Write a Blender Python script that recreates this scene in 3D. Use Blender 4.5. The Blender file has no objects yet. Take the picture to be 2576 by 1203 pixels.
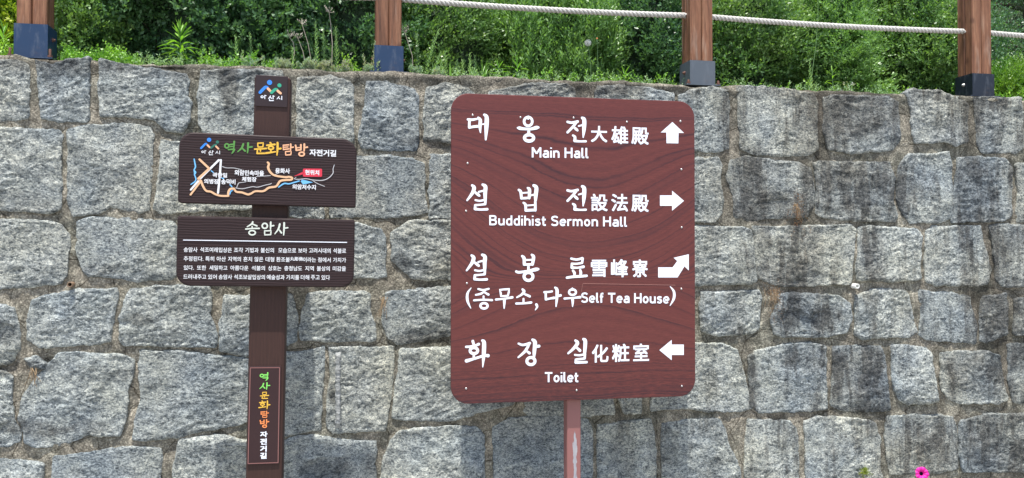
import bpy, math, random
import numpy as np
from mathutils import Vector, Matrix
random.seed(7)
RNG = np.random.default_rng(11)
sc = bpy.context.scene
COL = sc.collection

# ------------------------------------------------------------------ camera
F = 2231.0            # focal length in units of a 2576 px wide frame
YAW = math.radians(11.6)
PITCH = math.atan(34.5 / F)
DIST = 4.09
EYE = 1.6
CAM = Vector((0.0, -DIST, EYE))
FWD = Vector((math.sin(YAW) * math.cos(PITCH), math.cos(YAW) * math.cos(PITCH), math.sin(PITCH)))
RGT = Vector((math.cos(YAW), -math.sin(YAW), 0))
UPV = RGT.cross(FWD)
cd = bpy.data.cameras.new('camera')
cam = bpy.data.objects.new('camera', cd)
COL.objects.link(cam)
cam.location = CAM
cam.rotation_euler = (math.pi / 2 + PITCH, 0, -YAW)
cd.sensor_fit = 'HORIZONTAL'
cd.sensor_width = 36
cd.lens = F / 2576 * 36
cd.clip_start = 0.05
cd.clip_end = 500
sc.camera = cam

# ------------------------------------------------------------------ light
SUNV = Vector((-0.30, -1.0, 3.87)).normalized()
w = bpy.data.worlds.new("World")
sc.world = w
w.use_nodes = True
wn = w.node_tree
wn.nodes.clear()
sky = wn.nodes.new('ShaderNodeTexSky')
sky.sky_type = 'NISHITA'
sky.sun_disc = False
sky.sun_elevation = math.asin(SUNV.z)
sky.sun_rotation = math.atan2(SUNV.x, SUNV.y)
sky.air_density = 1.0
sky.dust_density = 2.0
bg = wn.nodes.new('ShaderNodeBackground')
bg.inputs['Strength'].default_value = 0.15
wo = wn.nodes.new('ShaderNodeOutputWorld')
wn.links.new(sky.outputs[0], bg.inputs[0])
wn.links.new(bg.outputs[0], wo.inputs[0])
sl = bpy.data.lights.new('sun', 'SUN')
sl.energy = 4.6
sl.angle = math.radians(0.55)
sl.color = (1.0, 0.965, 0.90)
sun = bpy.data.objects.new('sun', sl)
COL.objects.link(sun)
sun.rotation_euler = SUNV.to_track_quat('Z', 'Y').to_euler()
sc.view_settings.view_transform = 'Standard'
sc.view_settings.look = 'None'
sc.view_settings.exposure = 0.68
sc.view_settings.gamma = 1
sc.view_settings.use_curve_mapping = False


# ------------------------------------------------------------------ measuring helper
def unproj(px, py, off=0.0):
    """where the sight line through photograph point (px,py) meets the plane y = -off"""
    d = FWD + RGT * ((px - 1288) / F) + UPV * ((601.5 - py) / F)
    t = (-off - CAM.y) / d.y
    return CAM + d * t


def gproj(gx, gy, off=0.0):
    return unproj(gx / 2, gy / 2, off)


def crop(ox, oy, s):
    return lambda x, y: ((ox + x / s) * 0.644, (oy + y / s) * 0.644)


# ------------------------------------------------------------------ noise
def _h(ix, iy, iz, seed):
    n = (ix * 374761393 + iy * 668265263 + iz * 2147483647 // 7 + seed * 1274126177) & 0xFFFFFFFF
    n = (n ^ (n >> 13)) * 1274126177 & 0xFFFFFFFF
    n = (n ^ (n >> 16)) * 2246822519 & 0xFFFFFFFF
    n = n ^ (n >> 15)
    return (n & 0xFFFF).astype(np.float64) / 65535.0


def vnoise(x, y, z, seed=0):
    x, y, z = np.broadcast_arrays(np.asarray(x, float), np.asarray(y, float), np.asarray(z, float))
    ix = np.floor(x).astype(np.int64); iy = np.floor(y).astype(np.int64); iz = np.floor(z).astype(np.int64)
    fx = x - ix; fy = y - iy; fz = z - iz
    fx = fx * fx * (3 - 2 * fx); fy = fy * fy * (3 - 2 * fy); fz = fz * fz * (3 - 2 * fz)
    r = 0
    for dx in (0, 1):
        for dy in (0, 1):
            for dz in (0, 1):
                wgt = (fx if dx else 1 - fx) * (fy if dy else 1 - fy) * (fz if dz else 1 - fz)
                r = r + wgt * _h(ix + dx, iy + dy, iz + dz, seed)
    return r * 2 - 1


def fbm(x, y, z, o=4, seed=0, g=0.5):
    a = 1; s = 0; t = 0
    for k in range(o):
        f = 2.03 ** k
        s = s + a * vnoise(np.asarray(x) * f, np.asarray(y) * f, np.asarray(z) * f, seed + k * 17)
        t += a; a *= g
    return s / t


# ------------------------------------------------------------------ mesh / object helpers
def mesh(name, v, f, mat=None, smooth=False, mats=None, mi=None):
    m = bpy.data.meshes.new(name)
    m.from_pydata([tuple(p) for p in v], [], f)
    if mats:
        for q in mats: m.materials.append(q)
        m.polygons.foreach_set('material_index', mi)
    elif mat:
        m.materials.append(mat)
    if smooth:
        m.polygons.foreach_set('use_smooth', [True] * len(m.polygons))
    m.update()
    return m


def quadmesh(name, V, mat, smooth=False):
    """V: (N,4,3) array of loose quads"""
    n = len(V)
    m = bpy.data.meshes.new(name)
    m.vertices.add(n * 4)
    m.vertices.foreach_set('co', np.ascontiguousarray(V, dtype=np.float32).reshape(-1))
    m.loops.add(n * 4)
    m.loops.foreach_set('vertex_index', np.arange(n * 4, dtype=np.int32))
    m.polygons.add(n)
    m.polygons.foreach_set('loop_start', np.arange(0, n * 4, 4, dtype=np.int32))
    m.polygons.foreach_set('loop_total', np.full(n, 4, dtype=np.int32))
    m.materials.append(mat)
    m.update()
    m.validate()
    return m


def ob(name, me, parent=None, loc=None):
    o = bpy.data.objects.new(name, me)
    COL.objects.link(o)
    if parent is not None: o.parent = parent
    if loc is not None: o.location = loc
    return o


def tag(o, label=None, cat=None, group=None, kind=None):
    if label: o['label'] = label
    if cat: o['category'] = cat
    if group: o['group'] = group
    if kind: o['kind'] = kind
    return o


def thing(name, label, cat, loc=(0, 0, 0), group=None):
    o = bpy.data.objects.new(name, None)
    COL.objects.link(o)
    o.empty_display_size = 0.1
    o.location = loc
    return tag(o, label, cat, group)


class MB:
    """collects simple solids into one mesh"""
    def __init__(s): s.v = []; s.f = []
    def add(s, v, f):
        b = len(s.v); s.v += [tuple(p) for p in v]; s.f += [tuple(i + b for i in q) for q in f]
    def box(s, c, h, bev=0.0):
        x, y, z = c; a, b, d = h
        if bev <= 0:
            v = [(x + i * a, y + j * b, z + k * d) for i in (-1, 1) for j in (-1, 1) for k in (-1, 1)]
            s.add(v, [(0, 1, 3, 2), (4, 6, 7, 5), (0, 4, 5, 1), (2, 3, 7, 6), (0, 2, 6, 4), (1, 5, 7, 3)])
        else:
            o = [(-a + bev, -b), (a - bev, -b), (a, -b + bev), (a, b - bev), (a - bev, b), (-a + bev, b), (-a, b - bev), (-a, -b + bev)]
            s.prism_z([(x + p, y + q) for p, q in o], z - d, z + d)
    def prism_z(s, o, z0, z1):
        n = len(o)
        s.add([(p, q, z0) for p, q in o] + [(p, q, z1) for p, q in o],
              [(i, (i + 1) % n, (i + 1) % n + n, i + n) for i in range(n)] + [tuple(range(n))[::-1], tuple(range(n, 2 * n))])
    def tube(s, pts, r, n=8, r1=None):
        pts = [Vector(p) for p in pts]; m = len(pts); v = []; f = []
        up = Vector((0.3, 0.2, 1))
        for i, p in enumerate(pts):
            t = (pts[min(i + 1, m - 1)] - pts[max(i - 1, 0)]).normalized()
            a = t.cross(up)
            if a.length < 1e-4: a = t.cross(Vector((1, 0, 0)))
            a.normalize(); b = t.cross(a)
            rr = r if r1 is None else r + (r1 - r) * i / max(1, m - 1)
            for k in range(n):
                th = 2 * math.pi * k / n
                v.append(p + a * rr * math.cos(th) + b * rr * math.sin(th))
        for i in range(m - 1):
            for k in range(n):
                f.append((i * n + k, i * n + (k + 1) % n, (i + 1) * n + (k + 1) % n, (i + 1) * n + k))
        f.append(tuple(range(n))); f.append(tuple(range((m - 1) * n, m * n))[::-1])
        s.add(v, f)
    def lathe(s, c, prof, ax='z', n=16):
        v = []; f = []
        for r, h in prof:
            for k in range(n):
                th = 2 * math.pi * k / n
                p = (r * math.cos(th), r * math.sin(th), h)
                if ax == 'y': p = (p[0], -h, p[1])
                if ax == 'x': p = (h, p[0], p[1])
                v.append((c[0] + p[0], c[1] + p[1], c[2] + p[2]))
        m = len(prof)
        for i in range(m - 1):
            for k in range(n):
                f.append((i * n + k, i * n + (k + 1) % n, (i + 1) * n + (k + 1) % n, (i + 1) * n + k))
        f.append(tuple(range((m - 1) * n, m * n)))
        s.add(v, f)
    def build(s, name, mat, parent=None, loc=None, smooth=False):
        return ob(name, mesh(name, s.v, s.f, mat, smooth), parent, loc)


# ------------------------------------------------------------------ materials
class N:
    def __init__(s, name):
        s.m = bpy.data.materials.new(name); s.m.use_nodes = True
        s.t = s.m.node_tree; s.t.nodes.clear()
        s.out = s.t.nodes.new('ShaderNodeOutputMaterial')
        s.b = s.t.nodes.new('ShaderNodeBsdfPrincipled')
        s.t.links.new(s.b.outputs[0], s.out.inputs[0])
    def n(s, typ, props=None, **ins):
        nd = s.t.nodes.new('ShaderNode' + typ)
        for k, v in (props or {}).items(): setattr(nd, k, v)
        for k, v in ins.items():
            key = int(k[1:]) if k[0] == 'i' and k[1:].isdigit() else k.replace('_', ' ')
            s.set(nd.inputs[key], v)
        return nd
    def set(s, sock, v):
        if isinstance(v, bpy.types.NodeSocket): s.t.links.new(v, sock)
        elif isinstance(v, bpy.types.Node): s.t.links.new(v.outputs[0], sock)
        else: sock.default_value = v
    def math(s, op, a, b=0.0, c=0.0, clamp=False):
        nd = s.n('Math', {'operation': op, 'use_clamp': clamp})
        s.set(nd.inputs[0], a); s.set(nd.inputs[1], b)
        if len(nd.inputs) > 2: s.set(nd.inputs[2], c)
        return nd.outputs[0]
    def mix(s, f, a, b, mode='MIX'):
        nd = s.n('Mix', {'data_type': 'RGBA', 'blend_type': mode})
        s.set(nd.inputs[0], f); s.set(nd.inputs[6], a); s.set(nd.inputs[7], b)
        return nd.outputs[2]
    def ramp(s, f, st):
        nd = s.n('ValToRGB'); s.set(nd.inputs[0], f)
        e = nd.color_ramp.elements
        while len(e) < len(st): e.new(0.5)
        for q, (p, c) in zip(e, st):
            q.position = p
            q.color = (c, c, c, 1) if isinstance(c, (int, float)) else (*c, 1)
        return nd.outputs[0]
    def noise(s, vec, scale, det=4, rough=0.5, dist=0.0, dim='3D', w=None):
        nd = s.n('TexNoise', {'noise_dimensions': dim})
        if vec is not None: s.set(nd.inputs['Vector'], vec)
        if w is not None: s.set(nd.inputs['W'], w)
        nd.inputs['Scale'].default_value = scale; nd.inputs['Detail'].default_value = det
        nd.inputs['Roughness'].default_value = rough; nd.inputs['Distortion'].default_value = dist
        return nd.outputs[0]
    def mapping(s, vec, sc=(1, 1, 1), rot=(0, 0, 0), loc=(0, 0, 0)):
        nd = s.n('Mapping'); s.set(nd.inputs[0], vec)
        s.set(nd.inputs['Location'], loc); s.set(nd.inputs['Rotation'], rot); s.set(nd.inputs['Scale'], sc)
        return nd.outputs[0]
    def bump(s, h, dist, strength=1.0, prev=None):
        nd = s.n('Bump'); s.set(nd.inputs['Height'], h)
        nd.inputs['Distance'].default_value = dist; nd.inputs['Strength'].default_value = strength
        if prev is not None: s.set(nd.inputs['Normal'], prev)
        return nd.outputs[0]
    def done(s, col=None, rough=None, normal=None, spec=None, **kw):
        if col is not None: s.set(s.b.inputs['Base Color'], col if not isinstance(col, tuple) else (*col, 1))
        if rough is not None: s.set(s.b.inputs['Roughness'], rough)
        if normal is not None: s.set(s.b.inputs['Normal'], normal)
        if spec is not None: s.set(s.b.inputs['Specular IOR Level'], spec)
        for k, v in kw.items(): s.set(s.b.inputs[k.replace('_', ' ')], v)
        return s.m


def plain(name, col, rough=0.5, var=0.0, scale=40, metal=0.0, bump=0.0, spec=None):
    k = N(name)
    tc = k.n('TexCoord').outputs['Object']
    c = (*col, 1)
    nz = k.noise(tc, scale, 5, 0.6)
    if var: c = k.mix(nz, tuple(x * (1 - var) for x in col) + (1,), tuple(min(1, x * (1 + var)) for x in col) + (1,))
    nm = k.bump(nz, bump) if bump else None
    m = k.done(None, rough, nm, spec, Metallic=metal)
    k.set(k.b.inputs['Base Color'], c)
    return m


def drips(k, own=0.0):
    """rain-borne black crust running down the wall, heaviest towards its right end"""
    g = k.n('NewGeometry').outputs['Position']
    sx = k.n('SeparateXYZ', i0=g)
    if own:      # every block weathers by itself
        sh = k.math('MULTIPLY', k.n('ObjectInfo').outputs['Random'], own)
        g = k.mapping(g, (1, 1, 1), (0, 0, 0), k.n('CombineXYZ', i0=sh, i1=sh, i2=sh).outputs[0])
    st = k.ramp(k.noise(k.mapping(g, (1.0, 0.2, 0.11)), 8.5, 5, 0.70, 0.25), [(0.475, 0.0), (0.565, 1.0)])
    br = k.ramp(k.noise(g, 7.0, 5, 0.65), [(0.36, 0.15), (0.58, 1.0)])
    mx = k.n('MapRange', Value=sx.outputs[0], From_Min=0.9, From_Max=2.3, To_Min=0.10, To_Max=0.85).outputs[0]
    return k.math('MULTIPLY', k.math('MULTIPLY', st, br), mx)


def mat_stone():
    k = N('split_granite')
    tc = k.n('TexCoord').outputs['Object']
    oi = k.n('ObjectInfo').outputs['Random']
    ang = k.math('MULTIPLY', k.math('SUBTRACT', oi, 0.35), 0.75)
    rv = k.n('CombineXYZ', i0=0.0, i1=ang, i2=0.0).outputs[0]
    lv = k.n('CombineXYZ', i0=k.math('MULTIPLY', oi, 37.0), i1=0.0, i2=k.math('MULTIPLY', oi, 11.0)).outputs[0]
    v = k.mapping(tc, (0.62, 1, 1.0), rv, lv)
    vr = k.mapping(tc, (1, 1, 1), rv, lv)
    a = k.noise(v, 135, 6, 0.75, 0.8)          # chisel striations
    b = k.noise(v, 40, 5, 0.65, 0.4)
    g = k.noise(vr, 330, 3, 0.7)               # crystal grain
    big = k.noise(vr, 6, 3, 0.5)
    tone = k.n('Attribute', {'attribute_name': 'tone'}).outputs['Fac']
    h = k.math('ADD', k.math('MULTIPLY', a, 0.74), k.math('MULTIPLY', b, 0.26))
    col = k.ramp(h, [(0.385, (0.075, 0.086, 0.094)), (0.445, (0.20, 0.222, 0.232)), (0.505, (0.43, 0.45, 0.44)), (0.59, (0.79, 0.80, 0.74))])
    gr = k.ramp(g, [(0.34, 0.34), (0.48, 1.0), (0.66, 1.45)])
    col = k.mix(0.85, col, gr, 'MULTIPLY')
    col = k.mix(k.math('MULTIPLY', k.ramp(big, [(0.3, 0.0), (0.7, 1.0)]), 0.30), col, k.mix(1.0, col, (0.95, 0.90, 0.74, 1), 'MULTIPLY'))
    wp = k.n('NewGeometry').outputs['Position']
    pt = k.noise(wp, 2.3, 4, 0.6)
    col = k.mix(1.0, col, k.ramp(pt, [(0.36, (0.74, 0.80, 0.88)), (0.5, (0.97, 0.98, 0.98)), (0.64, (1.12, 1.10, 1.03))]), 'MULTIPLY')
    ov = k.n('ObjectInfo').outputs['Random']
    col = k.mix(1.0, col, k.ramp(k.math('FRACT', k.math('MULTIPLY', ov, 7.3)), [(0.0, (0.84, 0.87, 0.90)), (0.35, (0.98, 1.0, 1.01)), (0.7, (1.06, 1.055, 1.02)), (1.0, (0.90, 0.90, 0.885))]), 'MULTIPLY')
    # weathering: dark lichen crust and painted undercut shade where tone is low, broken up by noise
    wn_ = k.noise(k.mapping(tc, (1.3, 1, 0.7)), 14, 6, 0.72)
    wd = k.math('MULTIPLY', k.math('SUBTRACT', 1.0, tone), 1.15)
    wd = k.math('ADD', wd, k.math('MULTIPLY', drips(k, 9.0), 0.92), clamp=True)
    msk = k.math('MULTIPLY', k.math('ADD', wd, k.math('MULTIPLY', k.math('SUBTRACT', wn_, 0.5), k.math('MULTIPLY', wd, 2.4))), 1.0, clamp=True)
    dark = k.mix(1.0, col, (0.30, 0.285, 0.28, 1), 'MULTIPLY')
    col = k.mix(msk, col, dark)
    nm = k.bump(b, 0.019, 1.0)
    nm = k.bump(a, 0.011, 1.0, nm)
    nm = k.bump(g, 0.0025, 0.9, nm)
    return k.done(col, 0.82, nm, 0.3)


def mat_mortar():
    k = N('old_mortar')
    g0 = k.n('NewGeometry').outputs['Position']
    a = k.noise(g0, 95, 6, 0.75)
    b = k.noise(g0, 14, 5, 0.65)
    c = k.noise(g0, 4.5, 4, 0.55)
    vor = k.n('TexVoronoi', {'feature': 'F1'}); k.set(vor.inputs['Vector'], g0); vor.inputs['Scale'].default_value = 130
    tone = k.n('Attribute', {'attribute_name': 'tone'}).outputs['Fac']
    col = k.ramp(b, [(0.3, (0.155, 0.14, 0.112)), (0.48, (0.29, 0.262, 0.21)), (0.64, (0.52, 0.47, 0.375))])
    peb = k.ramp(vor.outputs[0], [(0.12, 1.5), (0.4, 1.0), (0.62, 0.62)])
    col = k.mix(0.85, col, peb, 'MULTIPLY')
    col = k.mix(0.9, col, k.ramp(a, [(0.33, 0.45), (0.5, 1.0), (0.68, 1.55)]), 'MULTIPLY')
    col = k.mix(k.ramp(c, [(0.42, 0.0), (0.62, 0.75)]), col, k.mix(1.0, col, (0.62, 0.68, 0.68, 1), 'MULTIPLY'))
    msk = k.math('MULTIPLY', k.math('ADD', k.math('SUBTRACT', 1.0, tone), k.math('MULTIPLY', drips(k), 0.6)), k.math('ADD', 0.45, a), clamp=True)
    col = k.mix(msk, col, k.mix(1.0, col, (0.30, 0.29, 0.29, 1), 'MULTIPLY'))
    # hairline shrinkage cracks
    cr = k.n('TexVoronoi', {'feature': 'DISTANCE_TO_EDGE'})
    k.set(cr.inputs['Vector'], k.mix(0.12, g0, k.n('TexNoise', Scale=9.0).outputs[1]))
    cr.inputs['Scale'].default_value = 5.5
    ck = k.ramp(cr.outputs[0], [(0.0, 0.0), (0.012, 1.0)])
    col = k.mix(1.0, col, k.mix(ck, (0.35, 0.33, 0.30, 1), (1, 1, 1, 1)), 'MULTIPLY')
    nm = k.bump(b, 0.018, 0.9)
    nm = k.bump(a, 0.008, 1.0, nm)
    nm = k.bump(vor.outputs[0], 0.003, 0.6, nm)
    nm = k.bump(ck, 0.004, 0.7, nm)
    return k.done(col, 0.95, nm, 0.15)


def mat_carved(name, base, dark, sc_lines, dist_, rough, axis='x'):
    """stained timber with raised grain running along an axis"""
    k = N(name)
    tc = k.n('TexCoord').outputs['Object']
    s1 = (0.22, 1, 1) if axis == 'x' else (1, 1, 0.12)
    v = k.mapping(tc, s1)
    warp = k.noise(v, 5, 3, 0.5)
    wv = k.n('TexWave', {'wave_type': 'BANDS', 'bands_direction': 'Z' if axis == 'x' else 'X'})
    k.set(wv.inputs['Vector'], v); wv.inputs['Scale'].default_value = sc_lines
    wv.inputs['Distortion'].default_value = 4.0; wv.inputs['Detail'].default_value = 3; wv.inputs['Detail Scale'].default_value = 1.2
    fine = k.noise(k.mapping(tc, (0.08, 1, 1) if axis == 'x' else (1, 1, 0.06)), 220, 4, 0.7)
    h = k.math('ADD', k.math('MULTIPLY', wv.outputs[0], 0.45 if axis == 'x' else 0.12), k.math('MULTIPLY', fine, 0.6 if axis == 'x' else 0.95))
    col = k.mix(k.ramp(h, [(0.15, 0.0), (0.75, 1.0)]), (*dark, 1), (*base, 1))
    col = k.mix(k.math('MULTIPLY', warp, 0.5), col, k.mix(1.0, col, (0.7, 0.7, 0.72, 1), 'MULTIPLY'))
    nm = k.bump(h, dist_, 1.0)
    return k.done(col, rough, nm, 0.25)


def mat_lumber():
    k = N('weathered_red_brown_lumber')
    tc = k.n('TexCoord').outputs['Object']
    oi = k.n('ObjectInfo').outputs['Random']
    lv = k.n('CombineXYZ', i0=k.math('MULTIPLY', oi, 9.0), i1=0.0, i2=k.math('MULTIPLY', oi, 5.0)).outputs[0]
    v = k.mapping(tc, (1, 1, 0.07), (0, 0, 0), lv)
    fine = k.noise(v, 160, 5, 0.7)
    ring = k.noise(v, 30, 4, 0.6, 1.2)
    kn = k.n('TexVoronoi', {'feature': 'F1'}); k.set(kn.inputs['Vector'], k.mapping(tc, (1, 1, 0.8), (0, 0, 0), lv)); kn.inputs['Scale'].default_value = 9
    knot = k.ramp(kn.outputs[0], [(0.06, 1.0), (0.13, 0.35), (0.2, 0.0)])
    col = k.ramp(ring, [(0.3, (0.105, 0.045, 0.024)), (0.5, (0.195, 0.085, 0.045)), (0.7, (0.29, 0.145, 0.08))])
    col = k.mix(0.8, col, k.ramp(fine, [(0.3, 0.55), (0.7, 1.35)]), 'MULTIPLY')
    col = k.mix(k.math('MULTIPLY', knot, 0.75), col, (0.085, 0.035, 0.02, 1))
    sc_ = k.noise(k.mapping(tc, (1, 1, 0.15), (0, 0, 0), lv), 22, 3, 0.6)
    col = k.mix(k.ramp(sc_, [(0.62, 0.0), (0.78, 0.5)]), col, (0.46, 0.34, 0.26, 1))
    nm = k.bump(fine, 0.0012, 0.8)
    nm = k.bump(ring, 0.003, 0.6, nm)
    return k.done(col, 0.62, nm, 0.35)


def mat_steel(name, base, rough):
    k = N(name)
    tc = k.n('TexCoord').outputs['Object']
    a = k.noise(k.mapping(tc, (1, 1, 0.3)), 30, 5, 0.65)
    b = k.noise(tc, 9, 4, 0.6)
    col = k.mix(k.ramp(a, [(0.52, 0.0), (0.75, 0.4)]), (*base, 1), (0.17, 0.19, 0.22, 1))
    col = k.mix(k.ramp(b, [(0.62, 0.0), (0.72, 0.25)]), col, (0.12, 0.075, 0.045, 1))
    return k.done(col, k.ramp(b, [(0.3, rough - 0.08), (0.7, rough + 0.12)]), k.bump(b, 0.002, 0.4), 0.5)


def mat_board(wd, ht):
    """printed walnut foil: smile-shaped rings above, frown-shaped below"""
    k = N('printed_walnut_foil')
    sx = k.n('SeparateXYZ', i0=k.n('TexCoord').outputs['Object'])
    u = k.math('DIVIDE', sx.outputs[0], wd)
    wv = k.math('DIVIDE', k.math('SUBTRACT', 0.0, sx.outputs[2]), ht)      # 0 top .. 1 bottom
    u0 = k.math('SUBTRACT', u, 0.06)
    par = k.math('SUBTRACT', 1.0, k.math('MULTIPLY', k.math('MULTIPLY', u0, u0), 4.4))
    s1 = k.n('MapRange', {'interpolation_type': 'SMOOTHSTEP'}, Value=wv, From_Min=0.0, From_Max=0.42).outputs[0]
    s2 = k.n('MapRange', {'interpolation_type': 'SMOOTHSTEP'}, Value=wv, From_Min=0.56, From_Max=0.66).outputs[0]
    s3 = k.n('MapRange', {'interpolation_type': 'SMOOTHSTEP'}, Value=wv, From_Min=0.66, From_Max=0.9).outputs[0]
    A = k.math('MULTIPLY', s1, 0.165)
    A = k.math('SUBTRACT', A, k.math('MULTIPLY', s2, 0.265))
    A = k.math('ADD', A, k.math('MULTIPLY', s3, 0.095))
    tc = k.n('TexCoord').outputs['Object']
    wob = k.noise(k.mapping(tc, (0.7, 1, 1.4)), 2.6, 3, 0.5)
    wob2 = k.noise(k.mapping(tc, (0.5, 1, 1.5)), 26, 4, 0.65)
    f = k.math('SUBTRACT', wv, k.math('MULTIPLY', A, par))
    f = k.math('ADD', f, k.math('MULTIPLY', k.math('SUBTRACT', wob, 0.5), 0.034))
    f = k.math('ADD', f, k.math('MULTIPLY', k.math('SUBTRACT', wob2, 0.5), 0.010))
    l1 = k.noise(None, 19.0, 1, 0.5, dim='1D', w=f)
    ln = k.ramp(l1, [(0.454, 0.0), (0.475, 1.0), (0.490, 0.4), (0.522, 0.0)])
    l2 = k.noise(None, 75.0, 3, 0.6, dim='1D', w=f)
    fade = k.ramp(k.noise(tc, 4.0, 3, 0.5), [(0.35, 0.45), (0.6, 1.0)])
    fib = k.noise(k.mapping(tc, (0.13, 1, 1)), 210, 4, 0.7)
    base = k.mix(k.ramp(l2, [(0.35, 0.0), (0.62, 1.0)]), (0.108, 0.024, 0.0215, 1), (0.126, 0.029, 0.0245, 1))
    base = k.mix(0.7, base, k.ramp(fib, [(0.3, 0.72), (0.7, 1.25)]), 'MULTIPLY')
    low = k.ramp(wv, [(0.80, 0.0), (0.95, 1.0)])
    st = k.math('ADD', k.math('MULTIPLY', ln, fade), k.math('MULTIPLY', low, k.ramp(fib, [(0.42, 0.45), (0.6, 0.0)])), clamp=True)
    col = k.mix(k.math('MULTIPLY', st, 0.9), base, (0.034, 0.011, 0.016, 1))
    return k.done(col, k.ramp(fib, [(0.3, 0.38), (0.7, 0.5)]), k.bump(fib, 0.0006, 0.6), 0.42)


def mat_leaf(name, c1, c2, c3, gloss=0.45):
    k = N(name)
    g = k.n('NewGeometry')
    r = g.outputs['Random Per Island']
    big = k.noise(g.outputs['Position'], 5.5, 3, 0.6)
    col = k.ramp(r, [(0.0, c1), (0.55, c2), (0.9, c2), (1.0, c3)])
    col = k.mix(k.ramp(big, [(0.42, 0.0), (0.66, 0.65)]), col, (*c3, 1))
    t = k.n('BsdfTranslucent'); k.set(t.inputs[0], k.mix(1.0, col, (1.15, 1.25, 0.5, 1), 'MULTIPLY'))
    mx = k.n('MixShader'); mx.inputs[0].default_value = 0.36
    k.done(col, gloss, None, 0.5)
    k.t.links.new(k.b.outputs[0], mx.inputs[1]); k.t.links.new(t.outputs[0], mx.inputs[2])
    k.t.links.new(mx.outputs[0], k.out.inputs[0])
    return k.m


M = dict(
    stone=mat_stone(), mortar=mat_mortar(), lumber=mat_lumber(),
    carved=mat_carved('dark_carved_timber', (0.034, 0.018, 0.018), (0.020, 0.011, 0.012), 30, 0.0013, 0.55),
    darkpost=mat_carved('dark_brown_post_timber', (0.060, 0.029, 0.023), (0.036, 0.018, 0.015), 22, 0.0010, 0.5, 'z'),
    plate=plain('dark_brown_plate', (0.030, 0.018, 0.020), 0.5, 0.1, 60, spec=0.3),
    plaque=plain('brown_plaque', (0.036, 0.016, 0.017), 0.5, 0.1, 60, spec=0.3),
    pinkline=plain('dusty_pink_paint', (0.23, 0.10, 0.09), 0.5),
    white=plain('white_vinyl', (0.84, 0.86, 0.93), 0.35),
    cream=plain('old_white_paint', (0.62, 0.66, 0.58), 0.55, 0.12, 90),
    paintwhite=plain('painted_white', (0.74, 0.74, 0.76), 0.5, 0.06, 90),
    blue=plain('blue_paint', (0.03, 0.22, 0.72), 0.45), lblue=plain('light_blue_paint', (0.16, 0.47, 0.80), 0.5),
    green=plain('green_paint', (0.03, 0.33, 0.20), 0.45), dgreen=plain('dark_green_paint', (0.02, 0.14, 0.10), 0.5),
    leafg=plain('leaf_green_paint', (0.09, 0.26, 0.05), 0.5, 0.25, 120), lime=plain('lime_paint', (0.22, 0.66, 0.12), 0.45),
    amber=plain('amber_paint', (0.75, 0.44, 0.05), 0.5, 0.15, 120), orange=plain('orange_paint', (0.86, 0.27, 0.08), 0.45),
    peach=plain('peach_paint', (0.80, 0.42, 0.24), 0.5, 0.1, 120), route=plain('tan_route_paint', (0.72, 0.44, 0.25), 0.5, 0.1, 120),
    red=plain('red_paint', (0.62, 0.03, 0.06), 0.42), grey=plain('pale_grey_paint', (0.50, 0.49, 0.50), 0.5),
    steelb=mat_steel('blue_black_painted_steel', (0.012, 0.034, 0.085), 0.36),
    steelg=mat_steel('grey_worn_painted_steel', (0.085, 0.10, 0.12), 0.42),
    steelk=mat_steel('black_painted_steel', (0.007, 0.011, 0.022), 0.42),
    rust=plain('rusty_iron', (0.13, 0.062, 0.045), 0.8, 0.4, 120, 0.2, 0.001), zinc=plain('galvanised_steel', (0.42, 0.42, 0.40), 0.4, 0.2, 100, 0.7),
    rivet=plain('bright_rivet', (0.62, 0.60, 0.58), 0.28, 0.1, 300, 0.85),
    pvc=plain('white_plastic_pipe', (0.78, 0.77, 0.72), 0.4), brownpipe=plain('dirty_brown_pipe', (0.20, 0.13, 0.08), 0.6),
    black=plain('pipe_bore', (0.01, 0.01, 0.01), 0.9),
    twig=plain('dark_twigs', (0.030, 0.024, 0.016), 0.9, 0.4, 60), bark=plain('bark', (0.09, 0.065, 0.045), 0.9, 0.4, 40, 0, 0.004),
    dry=plain('dry_straw', (0.30, 0.21, 0.12), 0.8, 0.3, 150), dryg=plain('dry_grey_stalk', (0.34, 0.30, 0.24), 0.8, 0.3, 150),
    stem=plain('green_stem', (0.10, 0.19, 0.06), 0.6, 0.2, 60), fluff=plain('seed_fluff', (0.78, 0.78, 0.74), 0.9),
    petal=plain('magenta_petal', (0.60, 0.004, 0.25), 0.6, 0.12, 40), throat=plain('dark_purple_throat', (0.03, 0.0, 0.03), 0.6),
)

# ------------------------------------------------------------------ the setting
def sheet(name, x0, x1, y0, y1, z, mat, nx=2, ny=2, zf=None):
    xs = np.linspace(x0, x1, nx); ys = np.linspace(y0, y1, ny)
    v = [(x, y, z if zf is None else zf(x, y)) for y in ys for x in xs]
    f = [(j * nx + i, j * nx + i + 1, (j + 1) * nx + i + 1, (j + 1) * nx + i) for j in range(ny - 1) for i in range(nx - 1)]
    o = ob(name, mesh(name, v, f, mat, True))
    return tag(o, kind='structure')


def mat_ground(name, c1, c2, sc_, bmp):
    k = N(name)
    p = k.n('NewGeometry').outputs['Position']
    a = k.noise(p, sc_, 6, 0.7); b = k.noise(p, 0.6, 3, 0.5)
    col = k.mix(k.ramp(a, [(0.35, 0.0), (0.65, 1.0)]), (*c1, 1), (*c2, 1))
    col = k.mix(k.math('MULTIPLY', b, 0.4), col, k.mix(1.0, col, (0.7, 0.7, 0.68, 1), 'MULTIPLY'))
    return k.done(col, 0.9, k.bump(a, bmp), 0.2)


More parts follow.
